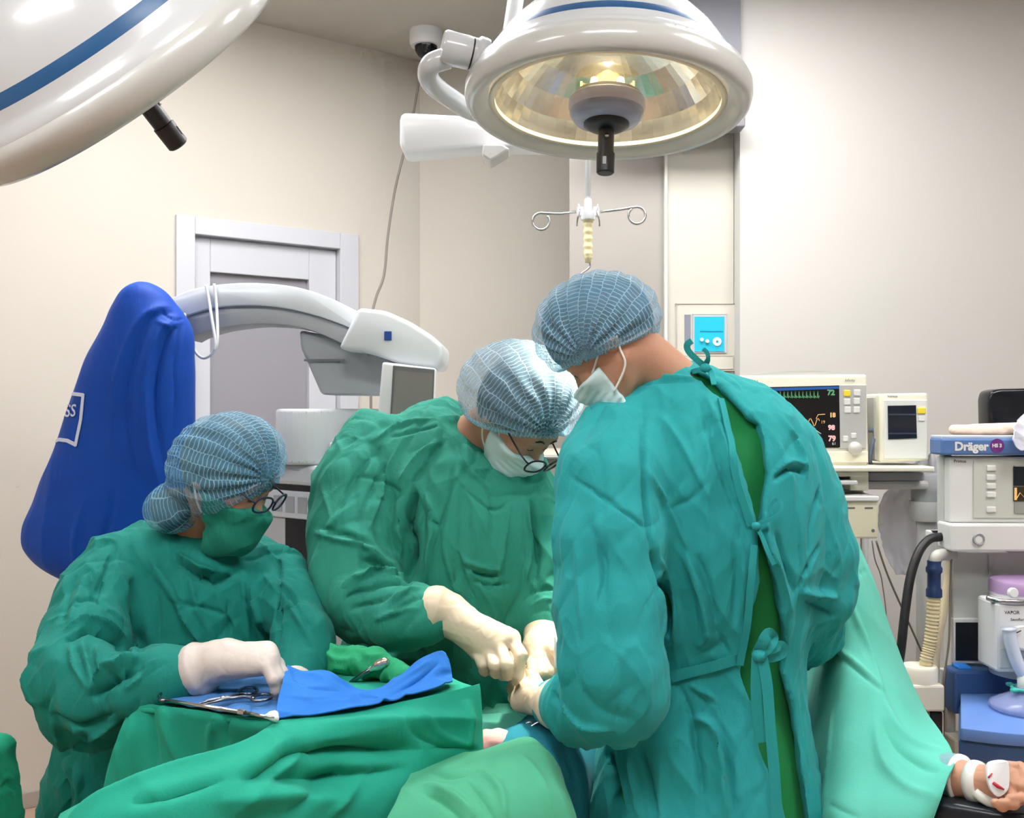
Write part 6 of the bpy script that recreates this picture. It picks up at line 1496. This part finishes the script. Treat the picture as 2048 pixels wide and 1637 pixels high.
link('swab', mesh_np('swab', V, Q), mat('swab_pink', srgb(238, 190, 182), .7, var=.15, var_scale=40, col2=srgb(226, 160, 156)), None, True, label='pinkish crumpled swab lying on the drape below the gloved hands', cat='swab')
cl = thing('towel_clamp', 'small steel towel clamp on the drape edge under the hands', 'clamp', P(1062, 1446, 2.08))
B().tube(spline(PL([(1036, 1474, 2.06), (1052, 1462, 2.05), (1072, 1448, 2.05), (1092, 1440, 2.05)]), 5), .003, 8).done('shank', M_steel, cl, True)
B().tube(spline(PL([(1040, 1470, 2.07), (1050, 1450, 2.06), (1062, 1446, 2.06), (1066, 1454, 2.06), (1056, 1464, 2.06)]), 5), .0028, 8).done('ring', M_steel, cl, True)
dv = thing('cautery_pencil', 'thin white cautery pencil held upright in the gloved hand', 'instrument', P(1112, 1336, 2.12))
B().tube(PL([(1112, 1336, 2.12), (1112, 1300, 2.12), (1111, 1260, 2.12)]), [.0028, .0042, .0035], 10).done('barrel', M_white, dv, True)
B().tube(PL([(1114, 1325, 2.117), (1113.5, 1285, 2.117)]), .0013, 6).done('stripe', mat('violet_line', srgb(150, 110, 160), .4), dv, True)

# anaesthesia screen drape
scd = [[(1632, 1022, 2.42), (1650, 1014, 2.40), (1668, 1015, 2.39), (1686, 1032, 2.40), (1700, 1056, 2.43)],
       [(1628, 1150, 2.60), (1662, 1148, 2.30), (1698, 1148, 2.26), (1724, 1150, 2.30), (1743, 1154, 2.38)],
       [(1610, 1300, 2.55), (1660, 1300, 2.23), (1720, 1300, 2.17), (1766, 1302, 2.22), (1797, 1308, 2.33)],
       [(1600, 1430, 2.46), (1660, 1430, 2.13), (1742, 1430, 2.06), (1812, 1426, 2.10), (1853, 1425, 2.24)],
       [(1590, 1550, 2.36), (1660, 1550, 2.02), (1752, 1545, 1.96), (1842, 1530, 1.95), (1906, 1511, 1.97)],
       [(1582, 1650, 2.28), (1650, 1650, 1.94), (1742, 1650, 1.88), (1832, 1632, 1.86), (1893, 1566, 1.89)],
       [(1580, 1850, 2.22), (1650, 1850, 1.90), (1742, 1850, 1.85), (1812, 1800, 1.84), (1856, 1660, 1.86)]]
sheet('screen_drape', [PL(r) for r in scd], M_dr3, None, 120, 160, .004, wr=.003, wr_scale=(7, 7, 2), seed=99, label='pale aqua anaesthesia screen drape hanging to the right of the standing surgeon', cat='drape',
      folds=[(9, 8, [(1668, 1120), (1700, 1210), (1740, 1310), (1768, 1398)]), (-7, 6, [(1650, 1292), (1700, 1330), (1766, 1388)]), (8, 7, [(1648, 1284), (1702, 1320), (1764, 1378)]), (-4, 4, [(1700, 1156), (1718, 1148), (1732, 1143)]), (12, 11, [(1768, 1400), (1790, 1450), (1830, 1490), (1886, 1502)]), (-16, 15, [(1764, 1440), (1790, 1490), (1840, 1530), (1880, 1545)]), (12, 14, [(1750, 1440), (1765, 1520), (1810, 1575), (1868, 1592)]), (-6, 8, [(1660, 1610), (1690, 1625), (1720, 1637)]), (6, 6, [(1665, 1420), (1660, 1500), (1650, 1600)])])
# arm board and the patient's arm
ab = thing('arm_board', 'black padded arm board under the patient hand at lower right', 'arm board', P(1960, 1640, 1.9))
zb = .724
def bd(x, y, z): d = (CAM_Z - z) * 2048 / (y - 818.5); return P(x, y, d)
b0 = bd(1858, 1602, zb); b1 = bd(2000, 1627, zb); b2 = bd(2130, 1640, zb); bb = Vector((.02, .17, 0))
B().prism([b0, b1, b2, b2 + bb, b0 + bb], (0, 0, -.06), .012, 3).done('pad', mat('vinyl_black', srgb(26, 32, 42), .3), ab, auto=40)
B().box((b0 + b2) / 2 + Vector((0, .08, -.09)), (.3, .06, .05), None, .01).done('rail', M_steel, ab)
pt_ = thing('person', 'patient under the drapes, only the forearm and hand visible at lower right', 'person', P(1900, 1600, 1.95))
arm = PL([(1860, 1556, 2.0), (1912, 1560, 1.95), (1958, 1566, 1.91), (1990, 1566, 1.89)])
glove('body', [(PL([(2034, 1548, 1.86), (2056, 1566, 1.85), (2052, 1586, 1.84), (2040, 1594, 1.83)]), [.0105, .0098, .0092, .008]), (PL([(2036, 1562, 1.85), (2054, 1582, 1.84), (2040, 1598, 1.82), (2020, 1598, 1.815)]), [.0105, .0098, .0092, .008]),
              (PL([(2030, 1574, 1.845), (2044, 1596, 1.83), (2026, 1610, 1.815), (2006, 1606, 1.81)]), [.0105, .0098, .0092, .008]), (PL([(2018, 1582, 1.84), (2024, 1604, 1.825), (2004, 1614, 1.815), (1990, 1606, 1.81)]), [.0095, .0090, .0085, .0075]),
              (PL([(2012, 1536, 1.88), (2040, 1538, 1.86), (2056, 1556, 1.84), (2044, 1574, 1.83)]), [.013, .0115, .0105, .009])],
      [(PL([(1992, 1562, 1.89), (2032, 1550, 1.865)]), [.024, .018]), (PL([(1992, 1566, 1.885), (2030, 1564, 1.855)]), [.024, .018]), (PL([(1990, 1570, 1.88), (2022, 1576, 1.85)]), [.024, .017])],
      [(arm, [.040, .037, .031, .026])], M_skin, pt_, k=.0028)
cf_ = spline(PL([(1893, 1557, 1.970), (1906, 1558, 1.957), (1920, 1560, 1.944)]), 8)
B().tube(cf_, [.045 + .0015 * (i % 2) for i in range(len(cf_))], 40).done('gown_cuff', cloth_mat('patient_cuff', srgb(150, 196, 196), srgb(110, 150, 164), scale=20), pt_, True)
B().tube(PL([(1919, 1560, 1.945), (1925, 1561, 1.94)]), [.047, .046], 40).done('cuff_trim', M_strap, pt_, True)
M_tape = mat('tape_white', srgb(226, 228, 222), .6, bump=.2, bump_scale=80)
B().tube(PL([(1948, 1565, 1.92), (1955, 1566, 1.914), (1964, 1567, 1.908)]), [.040, .040, .038], 32).done('wrist_tape', M_tape, pt_, True)
B().tube(spline(PL([(1952, 1585, 1.885), (1966, 1597, 1.875), (1985, 1606, 1.868), (2000, 1606, 1.86)]), 5), .010, 12).done('tape_tail', M_tape, pt_, True)
dsg = PL([(1976, 1532, 1.845), (1992, 1524, 1.846), (2014, 1524, 1.842), (2020, 1534, 1.84), (2020, 1570, 1.828), (2014, 1586, 1.822), (1998, 1596, 1.82), (1984, 1586, 1.824), (1976, 1562, 1.832)])
B().prism(spline(dsg, 3, True), (0, .010, 0), .003).done('dressing', M_white, pt_, auto=40)
M_red = mat('dressing_red', srgb(196, 40, 62), .5)
B().tube(PL([(1986, 1566, 1.826), (1996, 1574, 1.822), (2008, 1580, 1.821)]), [.003, .0035, .0015], 8).done('dressing_mark', M_red, pt_, True)
B().tube(PL([(1976, 1556, 1.832), (1984, 1548, 1.835)]), .0012, 6).done('dressing_mark', M_red, pt_, True)
# green draped stand cut by the left edge
V, Q = sculpt(lambda p: smax(np.maximum(np.abs(p[:, 0] + 1.13 + .12 * (p[:, 2] - .8)) - .125, np.abs(p[:, 1] - 1.92) - .15), np.maximum(p[:, 2] - .803, .3 - p[:, 2]), .025), (-1.4, 1.7, .25), (-.8, 2.15, .88), .006)
V = V + normals(V, Q) * (.006 * (ridged(V, (8, 8, 16), 101, 2) - .3))[:, None]
V = crease(V.astype(F), Q, [(6, 6, [(2, 1560), (14, 1556), (28, 1562)]), (6, 6, [(2, 1590), (16, 1584), (30, 1594)]), (-5, 5, [(2, 1575), (14, 1570), (28, 1578)])])
ds = thing('draped_stand', 'green draped stand cut off by the lower left edge', 'stand', (-1.06, 1.9, 0))
link('cloth', mesh_np('cloth', V, Q), cloth_mat('drape_mint', srgb(44, 190, 148), srgb(30, 168, 130), scale=10), ds, True)
B().tube([Vector((-1.06, 1.9, 0)), Vector((-1.06, 1.9, .7))], .03, 14).done('post', M_steel, ds, True)
